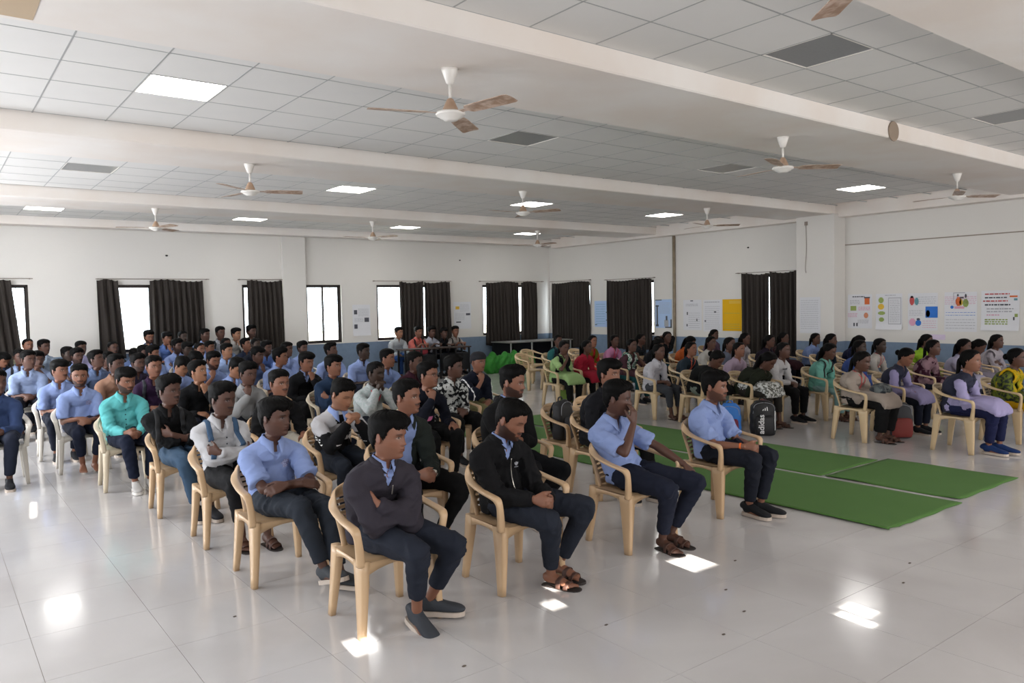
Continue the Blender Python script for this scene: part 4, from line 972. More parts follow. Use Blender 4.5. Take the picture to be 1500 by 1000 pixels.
def ex_lapbag(c):
    g = Geo(); g.add(*ellipsoid((0.02, -.26, .655), (.17, .12, .085), 22, 14)); g.add(*ellipsoid((-.08, -.30, .66), (.09, .08, .07), 16, 10))
    me = remesh(g, .011, 2, 'lap_bag', [mat('floral_bag', hexc('1c242d'), 0.6, noise=(18, 0.4, hexc('7d8480'), 0.05))], push=lambda V, N: V+N*(.005*np.sin(V[:, 0]*60+V[:, 2]*40))[:, None])
    return None if False else [['lap_bag', me, 'own', []]]
def ex_phone(c):
    w_ = c['wr'][1]; g = Geo().box((w_[0]-.10, w_[1]-.10, w_[2]-.005), (w_[0]-.03, w_[1]-.02, w_[2]+.006)); return None
UP_CLASP = dict(L=((.035, -.20, .93), (-.45, -.25, .85), (-1, .1, -.1), .75, (.8, .1, -1)), R=((-.035, -.20, .93), (.45, -.25, .85), (1, .1, -.1), .75, (-.8, .1, -1)))
MID_CLASP = dict(L=((.045, -.30, .86), (-.55, -.2, .7), (-1, .1, -.2), .8, (.8, .3, -1)), R=((-.045, -.30, .86), (.55, -.2, .7), (1, .1, -.2), .8, (-.8, .3, -1)))
STEELB = REDM
ppl = []
GRP_B = 'seated students in the rows left of the aisle'; GRP_G = 'seated students in the rows beside the right wall'
def P_(key, x, y, hz, lod, sp, cols, desc, ch=TAN, rz=0.0, grp=GRP_B, seat=True, dz=0.0, chy=0.01, kind='student'):
    sp = dict(sp); sp.setdefault('seed', sum(map(ord, key))*7 % 9973)
    hl = 1.12 if sp.get('fem') else 1.10
    if 'abs' in sp: a1 = sp['abs'][1]-.05; sp['head'] = (sp['abs'][0], a1, hz); scale = 1.0; x -= sp['abs'][0]; y -= a1+.03
    else: sp.setdefault('head', (0, -.08, hl)); scale = (hz-dz)/hl; y += .05
    parts = figure(sp, lod); e = person(key, parts, x, y, dz, rz, scale, 'seated '+desc, grp, cols)
    if seat: chair(x, y+chy*scale, rz*.6, ch, chl(desc))
    return parts
def C(skin, top, low=NAVY, shoe=hexc('2a2b30'), under=BLUE, extra=(.5, .5, .5)):
    k = lambda c, f: tuple(v*f for v in c)
    return dict(skin=SK[skin], top=k(top, .66 if sum(top) > .25 else .5), low=k(low, .6), shoe=k(shoe, .6), under=k(under, .66), extra=k(extra, .66))
R_ = math.radians
def chl(d):
    t = 'plastic armchair under the '+d
    return t if len(t.split()) <= 16 else 'chair under the '+' '.join(d.split()[:13])
# front row
P_('B1', 2.06, 3.93, 1.09, 0, dict(abs=(-.03, -.06), arms='cross', top='jacket', sleeve='long', zip=1, hair='fringe', yaw=.55, pitch=.08, stub=0, legs={-1: (.06, -.26, .09), 1: (.20, -.16, .10)}, fyaw={-1: .1, 1: .9}, fpitch={-1: .35, 1: 0},
    kpole={-1: (-.1, -.8, 1), 1: (.3, -1, 1)}, crop=1, slouch=1.4, extra=[ex_band(1, GOLD, .05)], lace=RUBBER), C('m', hexc('46414b'), hexc('2b303d'), hexc('4a4e55')), 'student in plum grey zip jacket, arms folded, nearest the camera')
P_('B2', 3.0, 4.06, 1.09, 0, dict(abs=(-.06, .05), arms='clasp', top='jacket', sleeve='long', zip=2, hair='short', beard=3, yaw=.45, pitch=.42, closed=1, legs={-1: (.10, -.26, .09), 1: (.24, -.18, .10)}, shoes='sandal', fyaw={-1: .35, 1: .2},
    slouch=1.5, kpole={-1: (-.25, -1, 1), 1: (.7, -1, 1)}, extra=[ex_trefoil]), C('m', hexc('17171a'), hexc('2b303c')), 'bearded student in black zip jacket looking down at clasped hands')
P_('B3', 4.13, 4.17, 1.10, 0, dict(abs=(-.10, .12), arms='thigh', top='shirt', sleeve='short', hair='side', yaw=.55, pitch=.10, buttons=None, legs={-1: (.02, -.28, .09), 1: (.18, -.22, .09)}, shoes='sandal', cmat=CLOTH, xmats=[CREST], region=reg_crest,
    R=((-.065, -.085, .925), (.10, .06, 1), (-.1, 1, .1), .45, (-.6, -.5, -1)), L=((.33, -.30, .56), (.3, -.8, -.6), (0, .1, -1), .3, (1, .3, .2)), slouch=1.7, kpole={-1: (-.2, -1, 1), 1: (.7, -1, 1)}, twist=.1), C('d', BLUE, hexc('23283a')), 'student in light blue shirt covering his face with one hand')
P_('B4', 5.45, 4.28, 1.075, 0, dict(abs=(-.03, .08), arms='clasp', top='shirt', sleeve='short', hair='fringe', beard=2, yaw=.30, pitch=.02, gaze=.5, legs={-1: (.0, -.30, .09), 1: (.10, -.34, .09)}, fyaw={-1: -.1, 1: .4}, slouch=1.3, cmat=CLOTH,
    kpole={-1: (-.2, -1, 1), 1: (.2, -1, 1)}, extra=[ex_band(-1, BEADM, .03)]), C('m', BLUE, hexc('222632'), hexc('26282c')), 'student in light blue shirt with orange wrist thread, by the mat edge')
P_('B5', 1.88, 5.20, 1.08, 0, dict(abs=(-.02, .04), arms='lowcross', top='shirt', sleeve='short', hair='fringe', yaw=.55, pitch=.02, stub=0, legs={-1: (.10, -.52, .13), 1: (.18, -.58, .10)}, fyaw={-1: .15, 1: .5}, fpitch={-1: -.3, 1: -.1}, cmat=CLOTH, xmats=[CREST], region=reg_crest,
    slouch=1.6, kpole={-1: (-.1, -.5, 1), 1: (.2, -.5, 1)}), C('d', BLUE, hexc('343a44'), hexc('52565b')), 'student in crested blue shirt with legs stretched out and crossed')
P_('B6', 2.87, 5.12, 1.14, 1, dict(abs=(-.02, -.02), arms='clasp', top='jacket', open=.062, lapel=1, sleeve='long', hair='short', beard=1, yaw=.50, pitch=0, legs={-1: (-.05, -.25, .09), 1: (.16, -.2, .09)}, kpole={-1: (-.4, -1, 1), 1: (.9, -1, .8)}, extra=[ex_watch(1)]),
    C('m', hexc('2d3430'), BLK, hexc('c9c6c4')), 'student with moustache, dark green jacket open over blue shirt, wristwatch')
P_('B7', 3.86, 5.12, 1.18, 1, dict(abs=(-.03, -.02), arms='cross', top='jacket', open=.05, lapel=1, sleeve='long', hair='quiff', beard=3, yaw=.50, pitch=.12, legs={-1: (0, -.3, .09), 1: (.12, -.15, .09)}, kpole={-1: (-.1, -1, 1), 1: (.9, -1, 1)}),
    C('m', BLK, hexc('16181d')), 'bearded student in black blazer behind the zip jacket sleeper')
P_('B8', 5.14, 5.26, 1.145, 2, dict(hair='fringe', top='shirt', sleeve='long', yaw=.15, legs={1: (.10, -.5, .09)}), C('m', hexc('1c1d24'), BLK), 'student in black shirt half hidden behind the face covering one')
P_('B9', 1.87, 6.33, 1.11, 1, dict(abs=(-.03, .10), arms='cross', top='shirt', sleeve='long', hair='puffy', beard=1, yaw=.45, pitch=.08, buttons=DARKP, legs={-1: (-.02, -.33, .09), 1: (.15, -.4, .09)}, shoes='sandal', crop=1, extra=[ex_straps(mat('blue_strap', hexc('34506e'), 0.8))]),
    C('d', hexc('d9d9dc'), hexc('1d1d20')), 'student in white shirt with blue backpack straps, arms folded')
P_('B10', 2.80, 6.16, 1.10, 1, dict(abs=(-.04, -.06), top='tee', sleeve='long', hair='short', yaw=.35, pitch=.38, closed=1, collar=True, collarmat=BLUEC, stub=0, xmats=[mat('grey_knit', hexc('b4b3b6'), 0.95), WHITEP], region=reg_sweater, **MID_CLASP),
    C('l', hexc('17171b'), CHAR), 'student in grey and black sweater looking down at raised hands')
P_('B11', 1.74, 7.45, 1.10, 1, dict(abs=(-.10, .03), arms='cross', top='shirt', sleeve='mid', hair='curly', beard=1, yaw=.5, legs={-1: (.0, -.45, .09), 1: (.1, -.5, .09)}, extra=[ex_straps(mat('black_strap', hexc('131417'), 0.8))]),
    C('d', hexc('17181b'), hexc('47607a')), 'student in black shirt and blue jeans, arms folded')
P_('B12', 2.72, 7.33, 1.10, 1, dict(arms='thigh', top='shirt', sleeve='mid', hair='short', yaw=.25, beard=1, extra=[ex_band(-1, METAL, .02)], slouch=1.5), C('m', hexc('131316'), hexc('d8d0c0')), 'student in black shirt and cream trousers')
P_('B13', 1.65, 8.89, 1.11, 1, dict(abs=(0, .06), arms='clasp', top='shirt', sleeve='long', hair='fringe', beard=3, yaw=.35, pitch=.15, buttons=DARKP, legs={-1: (.0, -.36, .09), 1: (.14, -.33, .09)}, slouch=1.3, sole=mat('white_sole', hexc('dad6d0'), 0.6)),
    C('m', hexc('6ed0d2'), hexc('1a2238'), hexc('e2deda')), 'bearded student in turquoise shirt with white shoes', ch=CREAM)
P_('B14', 1.42, 10.12, 1.10, 1, dict(arms='lap', top='shirt', sleeve='short', hair='short', beard=3, yaw=-.10, pitch=.05, cmat=CLOTH, xmats=[CREST], region=reg_crest, shoes='bare', legs={-1: (-.03, -.22, .10), 1: (.09, -.22, .10)}, crop=1, slouch=1.4), C('m', BLUE, hexc('1c2236')), 'barefoot bearded student in blue shirt facing the camera', ch=OFFW)
P_('B15', 1.34, 11.2, 1.10, 2, dict(arms='lap', top='shirt', sleeve='short', hair='fringe', beard=1, yaw=.55), C('m', BLUE, NAVY), 'blue shirt student with moustache behind the barefoot one', ch=OFFW)
P_('B16', 2.59, 9.6, 1.09, 2, dict(arms='lap', chin=1, top='shirt', sleeve='long', hair='side', yaw=.65, pitch=-.15, beard=1), C('l', hexc('131418'), NAVY), 'student in black shirt, hand at chin, gazing up')
P_('B17', 2.90, 8.79, 1.10, 2, dict(arms='lap', chin=-1, top='shirt', sleeve='long', hair='puffy', yaw=.3, pitch=.12, extra=[ex_band(-1, BEADM, .03)]), C('d', hexc('a9aaac'), NAVY), 'student in light grey shirt with fist at mouth and orange wristband')
P_('B18', 3.94, 7.70, 1.10, 2, dict(top='shirt', sleeve='long', cmat=cloth('pale_print_cloth', noise=(40, .6, hexc('8fa09c'), .04)), hair='buzz', yaw=.4, pitch=.1, extra=[ex_lanyard(REDM)], **UP_CLASP), C('dd', hexc('cfd4d6'), CHAR), 'student in pale printed shirt with red lanyard, praying hands')
P_('B19', 4.11, 6.85, 1.11, 1, dict(arms='thigh', chin=-1, top='tee', sleeve='long', hair='side', yaw=.45, pitch=-.05, stub=1, xmats=[GREYP, PINKP], region=reg_hoodie, extra=[ex_glasses, ex_text("LEVI'S", 0, -.262, .062, WHITEP), ex_cords]), C('m', hexc('171b2b'), BLK), 'student in spectacles and navy printed hoodie, hand on mouth')
P_('B20', 4.93, 7.64, 1.10, 2, dict(arms='lap', top='shirt', sleeve='long', cmat=cloth('dark_floral', noise=(22, .8, hexc('c9ccca'), .03)), hair='puffy', yaw=.6), C('d', hexc('14161c'), BLK), 'student in black and white floral shirt')
P_('B21', 5.70, 8.23, 1.09, 2, dict(arms='lap', chin=-1, top='jacket', sleeve='mid', hair='beanie', yaw=.15, pitch=.05, xmats=[WHITEP], region=reg_stripe_sleeve, under=0), C('m', hexc('171d30'), hexc('8a855c')), 'student in black beanie and navy striped top, fist at mouth')
P_('B22', 4.11, 10.04, 1.10, 2, dict(arms='lap', chin=1, top='jacket', sleeve='long', hair='fringe', yaw=.35, pitch=.1), C('m', hexc('16161a'), BLK), 'student in black zip jacket, hand under chin, bracelet')
P_('B23', 4.05, 9.03, 1.10, 2, dict(arms='cross', top='shirt', sleeve='long', hair='fringe', yaw=.45), C('m', hexc('2e4566'), NAVY), 'student in dark blue denim shirt behind the grey sweater one', ch=CREAM)
# rows further back share a few figures
VAR = {}
def variant(name, lod=2, **sp):
    if name not in VAR:
        sp.setdefault('seed', 100+len(VAR)*13); sp.setdefault('head', (0, -.08, 1.12 if sp.get('fem') else 1.10)); VAR[name] = (figure(sp, lod), sp)
    return VAR[name]
def Q_(x, y, hz, var, cols, desc, ch=CREAM, rz=0.0, grp=GRP_B, seat=True, dz=0.0):
    parts, sp = variant(var, **VSPEC[var]); sc = (hz-dz)/sp['head'][2]
    y += .05; person('v', parts, x, y, dz, rz, sc, 'seated '+desc, grp, cols)
    if seat: chair(x, y+.01, rz*.6, ch, chl(desc))
S_ = dict(top='shirt', sleeve='short')
VSPEC = {'a': dict(arms='lap', hair='short', yaw=.6, **S_), 'b': dict(arms='lap', chin=1, hair='fringe', yaw=.4, pitch=.1, **S_), 'c': dict(arms='cross', hair='puffy', yaw=.45, beard=2, **S_), 'd': dict(arms='thigh', hair='side', yaw=.7, pitch=-.2, **S_),
         'e': dict(arms='lap', chin=-1, hair='puffy', yaw=.3, pitch=.15, beard=3, **S_), 'f': dict(arms='lap', hair='fringe', yaw=.5, pitch=.5, closed=1, **S_), 'g': dict(arms='lowcross', hair='buzz', yaw=.35, beard=1, **S_), 'h': dict(top='shirt', sleeve='long', arms='lap', hair='short', yaw=.5),
         'i': dict(top='shirt', sleeve='long', arms='lap', chin=1, hair='side', yaw=.55), 'j': dict(top='shirt', sleeve='short', hair='puffy', yaw=.3, pitch=.05, **UP_CLASP), 'k': dict(top='shirt', sleeve='long', arms='lap', hair='short', yaw=.3, extra=[ex_straps(mat('grey_strap', hexc('22252c'), .8))]),
         'l': dict(arms='lap', hair='curly', yaw=.75, **S_)}
for x, y, hz, v, sk, top, d, c in (
    (5.48, 12.22, 1.10, 'd', 'd', BLUE, 'student in blue shirt with head tilted back before the grey wall band', CREAM), (5.64, 11.39, 1.11, 'a', 'dd', BLUE, 'dark skinned student in blue shirt, upright, behind the praying one', CREAM),
    (5.17, 9.71, 1.10, 'a', 'm', BLUE2, 'student in blue shirt left of the maroon shirt', CREAM), (5.08, 8.80, 1.10, 'h', 'd', hexc('4a2232'), 'student in maroon shirt behind the spectacled one', CREAM),
    (4.25, 11.39, 1.10, 'l', 'm', BLUE, 'blue shirt student in near profile, left of the black zip jacket', CREAM), (5.14, 13.38, 1.10, 'a', 'd', BLUE, 'blue shirt student in shade against the curtain foot', CREAM),
    (5.74, 14.13, 1.07, 'c', 'd', BLUE, 'blue shirt student behind the black zip jacket, ear showing', CREAM), (3.35, 11.65, 1.09, 'e', 'm', BLUE2, 'bearded student in blue shirt with hand before mouth', CREAM),
    (3.22, 10.25, 1.09, 'f', 'l', BLUE, 'student in blue shirt with hair fallen forward, looking down', CREAM), (4.20, 13.77, 1.11, 'a', 'l', hexc('a9c1ee'), 'smiling student in pale blue shirt, middle of the back rows', CREAM),
    (4.20, 12.24, 1.10, 'b', 'd', hexc('6f86b8'), 'student in checked blue shirt, face in shade', CREAM), (5.07, 14.22, 1.10, 'c', 'd', hexc('5f7cc0'), 'student in strong blue shirt before the dark curtain', CREAM),
    (5.30, 16.01, 1.10, 'd', 'm', hexc('3b4560'), 'student in dark blue shirt turned to profile, far back', CREAM), (5.20, 15.16, 1.13, 'g', 'dd', hexc('272b3a'), 'student of whom mostly black hair shows, dark shirt', CREAM),
    (4.98, 16.33, 1.12, 'g', 'd', hexc('8fa6cc'), 'student at the very back below the striped shirt one', CREAM), (4.55, 16.02, 1.08, 'a', 'm', BLUE2, 'far back student in blue with wide forehead', CREAM),
    (4.01, 14.75, 1.11, 'g', 'm', hexc('c3cbe0'), 'far back student in pale shirt with round face', CREAM), (3.98, 16.17, 1.13, 'c', 'd', BLUE, 'far back bearded student in bright blue shirt', CREAM),
    (4.03, 15.67, 1.09, 'b', 'dd', BLUE2, 'far back student with chin on hand, below the broad curtain', CREAM), (3.27, 12.44, 1.09, 'f', 'm', hexc('30384c'), 'student bent so that only black hair shows', CREAM),
    (2.76, 11.18, 1.09, 'f', 'l', BLUE, 'student in blue shirt bowing his head low', CREAM), (2.29, 10.45, 1.13, 'k', 'm', hexc('3c2446'), 'student in purple shirt with dark strap', CREAM),
    (2.42, 12.0, 1.09, 'c', 'd', hexc('332a40'), 'student with beard in dark purple shirt', CREAM), (1.97, 11.16, 1.14, 'h', 'd', hexc('b98f78'), 'student in peach brown shirt behind the turquoise one', CREAM),
    (2.30, 13.68, 1.07, 'a', 'd', hexc('8b8fa0'), 'student seen between peach shirt and grey blue shirt', CREAM), (2.04, 12.91, 1.12, 'd', 'd', hexc('66789c'), 'student in grey blue shirt laughing in profile', CREAM),
    (3.15, 16.06, 1.03, 'f', 'dd', hexc('7d92c4'), 'far student with back of head showing under the bright window', CREAM), (3.14, 15.17, 1.09, 'b', 'd', BLUE2, 'far student under the bright window leaning on his hand', CREAM),
    (3.11, 14.31, 1.10, 'l', 'm', BLUE2, 'far student tilting his head beneath the bright window', CREAM), (2.87, 16.35, 1.14, 'g', 'd', hexc('4c4a48'), 'far student in dark plaid shirt before the narrow curtain', CREAM),
    (2.42, 16.97, 1.14, 'h', 'd', hexc('b9b4dc'), 'far student in pale violet shirt against the white wall', CREAM), (1.80, 17.05, 1.19, 'h', 'd', hexc('a9b8cc'), 'far student in grey white shirt, tall against the white wall', CREAM),
    (1.99, 15.55, 1.10, 'a', 'dd', NAVY, 'far student in dark shirt, shade falling on his face', OFFW), (2.02, 14.64, 1.10, 'c', 'd', hexc('8fa6dc'), 'far student in light blue collar behind the camera gazer', OFFW),
    (1.41, 14.17, 1.10, 'j', 'd', hexc('a9bce6'), 'student in pale blue shirt with hands joined before his mouth', OFFW), (1.21, 13.33, 1.15, 'a', 'd', hexc('a3b5dc'), 'student in pale blue shirt, second from left picture edge', OFFW),
    (1.28, 15.36, 1.10, 'k', 'd', hexc('9db0d6'), 'student in blue shirt with dark strap in front of the dark curtain', OFFW), (1.08, 16.24, 1.05, 'f', 'm', hexc('27304a'), 'student far left mostly hidden behind others', OFFW),
    (0.60, 9.88, 1.10, 'h', 'd', hexc('3d4f78'), 'student in dark blue long sleeves cut by the picture edge', OFFW), (0.62, 15.2, 1.10, 'h', 'm', hexc('d4b4cc'), 'student in pale pink shirt at the extreme left edge', OFFW)):
    Q_(x, y, hz, v, C(sk, top, random.choice([NAVY, hexc('1a1d2a'), hexc('242a3c')])), d, c, rz=random.uniform(-.12, .12))
# bench with the taller sitting students at the back wall
WOOD = mat('dark_bench_wood', hexc('3a2a22'), 0.6, noise=(6, .5, hexc('2a1d17'))); STL = mat('black_steel', hexc('1c1d20'), 0.45, metal=0.4)
def bench(x0, x1, y0, y1, z, label):
    e = bpy.data.objects.new('bench', None); COL.objects.link(e); e.location = (0, 0, 0); tag(e, label, 'bench', 'wooden benches')
    link('seat_board', Geo().box((x0, y0, z-.035), (x1, y1, z)).mesh('seat_board', [WOOD]), e)
    for x in np.arange(x0+.15, x1, 1.1):
        for y in (y0+.04, y1-.08): link('leg', Geo().box((x, y, 0), (x+.04, y+.04, z-.035)).mesh('leg', [STL]), e)
    return e
bench(3.3, 6.3, 17.25, 17.62, .605, 'raised wooden bench under the far curtain carrying seven students'); bench(1.1, 2.0, 17.1, 17.45, .55, 'short raised bench by the far left window')
for x, y, hz, v, sk, top, d in ((5.85, 17.33, 1.333, 'c', 'd', hexc('c9c9c6'), 'student in white shirt up on the bench before the curtain'), (5.51, 17.33, 1.285, 'i', 'l', hexc('c4c0bc'), 'student in grey white shirt up on the bench with hand at chin'),
    (5.17, 17.33, 1.327, 'k', 'd', hexc('bfc3cc'), 'student in striped shirt with backpack straps up on the bench'), (4.84, 17.33, 1.296, 'a', 'd', BLUE, 'student in bright blue shirt up on the bench, before curtain edge'),
    (4.39, 17.33, 1.27, 'g', 'dd', hexc('20222a'), 'dark clad student barely visible against the broad curtain'), (4.06, 17.33, 1.255, 'b', 'm', hexc('6f8fd6'), 'student in blue on the bench, hand at mouth, below curtain'), (3.71, 17.33, 1.30, 'e', 'm', BLUE, 'student in blue on the bench beside the bright window'),
    (1.56, 17.15, 1.229, 'g', 'm', hexc('6d6a58'), 'close cropped student at the far left window')):
    Q_(x, y, hz, v, C(sk, top, NAVY), d, seat=False, dz=.165 if x > 2 else .12)
# the desk of five at the back wall
def desk(x0, x1, y0, y1, label):
    e = bpy.data.objects.new('desk', None); COL.objects.link(e); tag(e, label, 'desk')
    link('desk_top', Geo().box((x0, y0, .755), (x1, y1, .785)).mesh('desk_top', [WOOD]), e); link('shelf', Geo().box((x0+.05, y0+.04, .60), (x1-.05, y1-.02, .615)).mesh('shelf', [STL]), e)
    link('modesty_panel', Geo().box((x0+.05, y0+.02, .20), (x1-.05, y0+.035, .60)).mesh('modesty_panel', [STL]), e)
    for x in (x0+.03, (x0+x1)/2, x1-.07):
        for y in (y0+.02, y1-.06): link('leg', Geo().box((x, y, 0), (x+.04, y+.04, .755)).mesh('leg', [STL]), e)
    return e
desk(9.25, 10.22, 16.42, 16.84, 'dark steel desk in front of the coral shirt student'); desk(10.26, 11.22, 16.42, 16.84, 'dark steel desk with brown top at the right of the five students')
bench(9.1, 11.5, 17.06, 17.36, .47, 'low bench behind the two dark desks')
ARMD = dict(L=((.09, -.36, .82), (-.5, -.8, .0), (0, 0, -1), .3, (.4, .3, -1)), R=((-.09, -.36, .82), (.5, -.8, .0), (0, 0, -1), .3, (-.4, .3, -1)))
for k, (x, hz, sk, top, low, extra, hair, d) in enumerate(((9.53, 1.177, 'l', hexc('c9ced2'), hexc('3a5fa0'), [], 'short', 'student in striped white shirt and jeans at the desk end'), (10.10, 1.173, 'm', hexc('e0776c'), NAVY, [ex_straps(MATS['black_strap'])], 'short', 'student in coral shirt with straps at the desk'),
    (10.50, 1.159, 'd', hexc('c2c4d2'), NAVY, [], 'curly', 'student in pale grey shirt leaning over the desk'), (10.88, 1.12, 'd', hexc('17171c'), NAVY, [], 'fringe', 'student in black shirt at the desk'), (11.24, 1.15, 'm', hexc('b3aca6'), BLK, [ex_straps(MATS['black_strap'])], 'short', 'student in grey shirt with one strap at the right desk end'))):
    P_('D%d' % k, x, 17.22, hz, 2, dict(top='shirt', sleeve='long' if k in (0, 3) else 'short', hair=hair, yaw=.1-.1*k+.2, pitch=.05, extra=extra, slouch=.6, **(ARMD if k else dict(arms='thigh'))), C(sk, top, low), d, seat=False)
g = Geo().add(*ellipsoid((9.85, 16.62, .70), (.19, .10, .085), 18, 12)); tag(link('school_bag', remesh(g, .015, 2, 'school_bag', [mat('red_bag', hexc('b0404a'), .8)])), 'small coral red bag lying on the desk shelf', 'bag')
# ------------------------------------------------------------------ girls
G_ = dict(fem=1, top='kurta')
GC = hexc('c4ac88')
KSP = {'k1': dict(arms='lap', hair='tied', sleeve='mid', yaw=.0, **G_), 'k2': dict(arms='lap', hair='long', sleeve='mid', yaw=.15, **G_), 'k3': dict(arms='lap', hair='bun', sleeve='short', yaw=-.1, extra=[ex_dupatta(CLOTH)], **G_), 'k4': dict(arms='cross', hair='long', sleeve='mid', yaw=.1, pitch=.1, **G_),
       'k5': dict(arms='clasp', hair='tied', sleeve='long', yaw=-.05, extra=[ex_lanyard(REDM)], **G_), 'k6': dict(arms='lap', hair='long', sleeve='mid', yaw=.1, pitch=.55, closed=1, **G_), 'k7': dict(arms='lap', chin=-1, hair='tied', sleeve='short', yaw=-.1, extra=[ex_dupatta(CLOTH)], **G_),
       'k8': dict(arms='lap', hair='tied', sleeve='mid', yaw=.2, cmat=FLORALD, **G_)}
VSPEC.update(KSP)
GG = dict(ch=GC, grp=GRP_G)
P_('G1', 8.99, 10.30, 1.06, 2, dict(arms='lap', chin=-1, hair='tied', sleeve='short', yaw=-.05, pitch=.2, extra=[ex_dupatta(CLOTH)], **G_), C('d', hexc('aed08c'), BLK, extra=hexc('15161c')), 'woman in light green kurta with black scarf, hand at mouth', kind='woman', **GG)
P_('G3', 9.59, 10.34, 1.03, 2, dict(arms='lap', hair='long', sleeve='mid', yaw=.2, **G_), C('d', hexc('b3243c'), BLK), 'woman in crimson kurta with long loose hair', **GG)
P_('G6', 10.23, 9.83, 1.04, 2, dict(arms='lap', chin=1, hair='tied', sleeve='short', yaw=.0, extra=[ex_dupatta(FLORAL)], **G_), C('d', hexc('5d3b46'), hexc('174f52'), extra=hexc('2f8f70')), 'woman in green and white dupatta leaning on her hand', **GG)
P_('G8', 12.69, 11.14, 1.06, 2, dict(arms='lap', hair='long', sleeve='mid', yaw=-.3, R=((-.02, .08, 1.12), (.8, .3, .3), (0, -1, 0), .3, (-1, 0, .6)), L=((.06, .09, 1.10), (-.9, .3, .3), (0, -1, 0), .3, (1, -.2, .35)), **G_), C('d', hexc('14171c'), hexc('1e5a6a')), 'woman in black top and teal skirt with elbow raised behind her head', **GG)
P_('G9', 9.19, 8.25, 1.04, 1, dict(fem=1, top='shirt', sleeve='mid', arms='lap', hair='tied', yaw=.05, legs={1: (.1, -.42, .09), -1: (-.05, -.38, .09)}, shoes='sandal', crop=1), C('d', hexc('d2d0d8'), hexc('4b4e55')), 'woman in white shirt and grey trousers, hands in lap', **GG)
P_('G12', 10.15, 8.40, 1.03, 2, dict(arms='lap', hair='tied', sleeve='mid', yaw=.05, extra=[ex_lanyard(mat('orange_strap', hexc('dd5a3c'), .6))], **G_), C('m', hexc('31404c'), NAVY), 'woman in slate kurta with orange red lanyard', **GG)
P_('G15', 9.28, 7.28, 1.0, 2, dict(abs=(0, -.16), arms='lap', hair='bun', sleeve='mid', yaw=.1, pitch=.65, closed=1, **G_), C('d', hexc('17191a'), hexc('8b968a')), 'woman in black bending her head down with white hair clip', **GG)
P_('G19', 9.60, 6.62, .98, 1, dict(abs=(0, -.20), arms='lap', hair='long', sleeve='mid', yaw=.1, pitch=.6, closed=1, shoes='sandal', hairside=-1, skmat=FLORAL, skcol='extra', legs={1: (.1, -.42, .09), -1: (-.05, -.36, .09)}, crop=1, **G_), C('d', hexc('2b3022'), hexc('3a3632'), extra=hexc('6f7068')), 'woman in dark olive kurta bent over her phone, sandals showing', **GG)
P_('G22', 10.26, 6.74, 1.06, 2, dict(fem=1, top='tee', sleeve='long', collar=False, arms='lap', hair='tied', yaw=.0, extra=[ex_dots]), C('d', hexc('d6d4d6'), BLK), 'woman in white long sleeve top with black chest lettering', **GG)
P_('G24', 10.89, 6.40, 1.04, 1, dict(arms='lap', hair='long', sleeve='mid', yaw=.05, pitch=.3, extra=[ex_straps(MATS['black_strap'])], loose=.02, shoes='sandal', **G_), C('d', hexc('7fc3b4'), hexc('9ec7c4')), 'woman in mint green kurta wearing black straps', **GG)
P_('G28', 9.55, 5.17, 1.02, 1, dict(abs=(-.05, .02), arms='lap', hair='tied', sleeve='mid', yaw=.0, pitch=.2, extra=[ex_lanyard(REDM), ex_lapbag], loose=.02, shoes='sandal', legs={1: (.1, -.30, .09), -1: (-.08, -.30, .09)}, **G_), C('d', hexc('b5a79c'), BLK), 'woman in beige kurta with red lanyard and floral bag on her lap', **GG)
VEST = [mat('navy_vest', hexc('1a1e33'), .85)]
P_('G30', 10.52, 5.09, 1.04, 1, dict(arms='thigh', hair='bun', sleeve='long', yaw=.05, pitch=.45, closed=1, xmats=VEST, region=reg_vest, **G_), C('m', hexc('a8a0cc'), NAVY), 'woman in navy vest over lavender, looking down at a booklet', **GG)
P_('G36', 9.73, 3.93, 1.066, 0, dict(abs=(0, -.03), arms='clasp', hair='tied', sleeve='long', yaw=.02, pitch=.02, xmats=VEST, region=reg_vest, legs={1: (.08, -.36, .09), -1: (-.06, -.30, .09)}, klen=.46, **G_), C('m', hexc('b8b0dc'), hexc('20264e'), hexc('27427a')), 'woman in navy vest over lavender uniform, front of her rows', **GG)
P_('G32', 12.17, 5.43, 1.05, 2, dict(arms='lap', hair='tied', sleeve='mid', yaw=.05, cmat=cloth('maroon_print', noise=(7, .8, hexc('8c7078'), .03)), **G_), C('d', hexc('451830'), NAVY), 'woman in maroon and white patterned top', **GG)
P_('G35', 14.52, 5.43, 1.04, 2, dict(arms='cross', hair='long', sleeve='mid', yaw=-.1, extra=[ex_dupatta(CLOTH, wide=.10)], **G_), C('d', hexc('b9b2bb'), NAVY, extra=hexc('c4bdc4')), 'woman wrapped in white dupatta against the blue grey wall band', **GG)
P_('G37', 10.82, 3.83, 1.04, 1, dict(arms='lap', hair='bun', sleeve='mid', yaw=.1, cmat=FLORALD, extra=[ex_glasses, ex_dupatta(cloth('sari_cloth', noise=(9, .6, hexc('5c7a1c'), .04)), wide=.075), ex_band(-1, GOLD, .01)], klen=.2, **G_), C('d', hexc('75812f'), hexc('e0b010'), extra=hexc('e0b414')), 'woman in green blouse and yellow sari at the right picture edge', **GG)
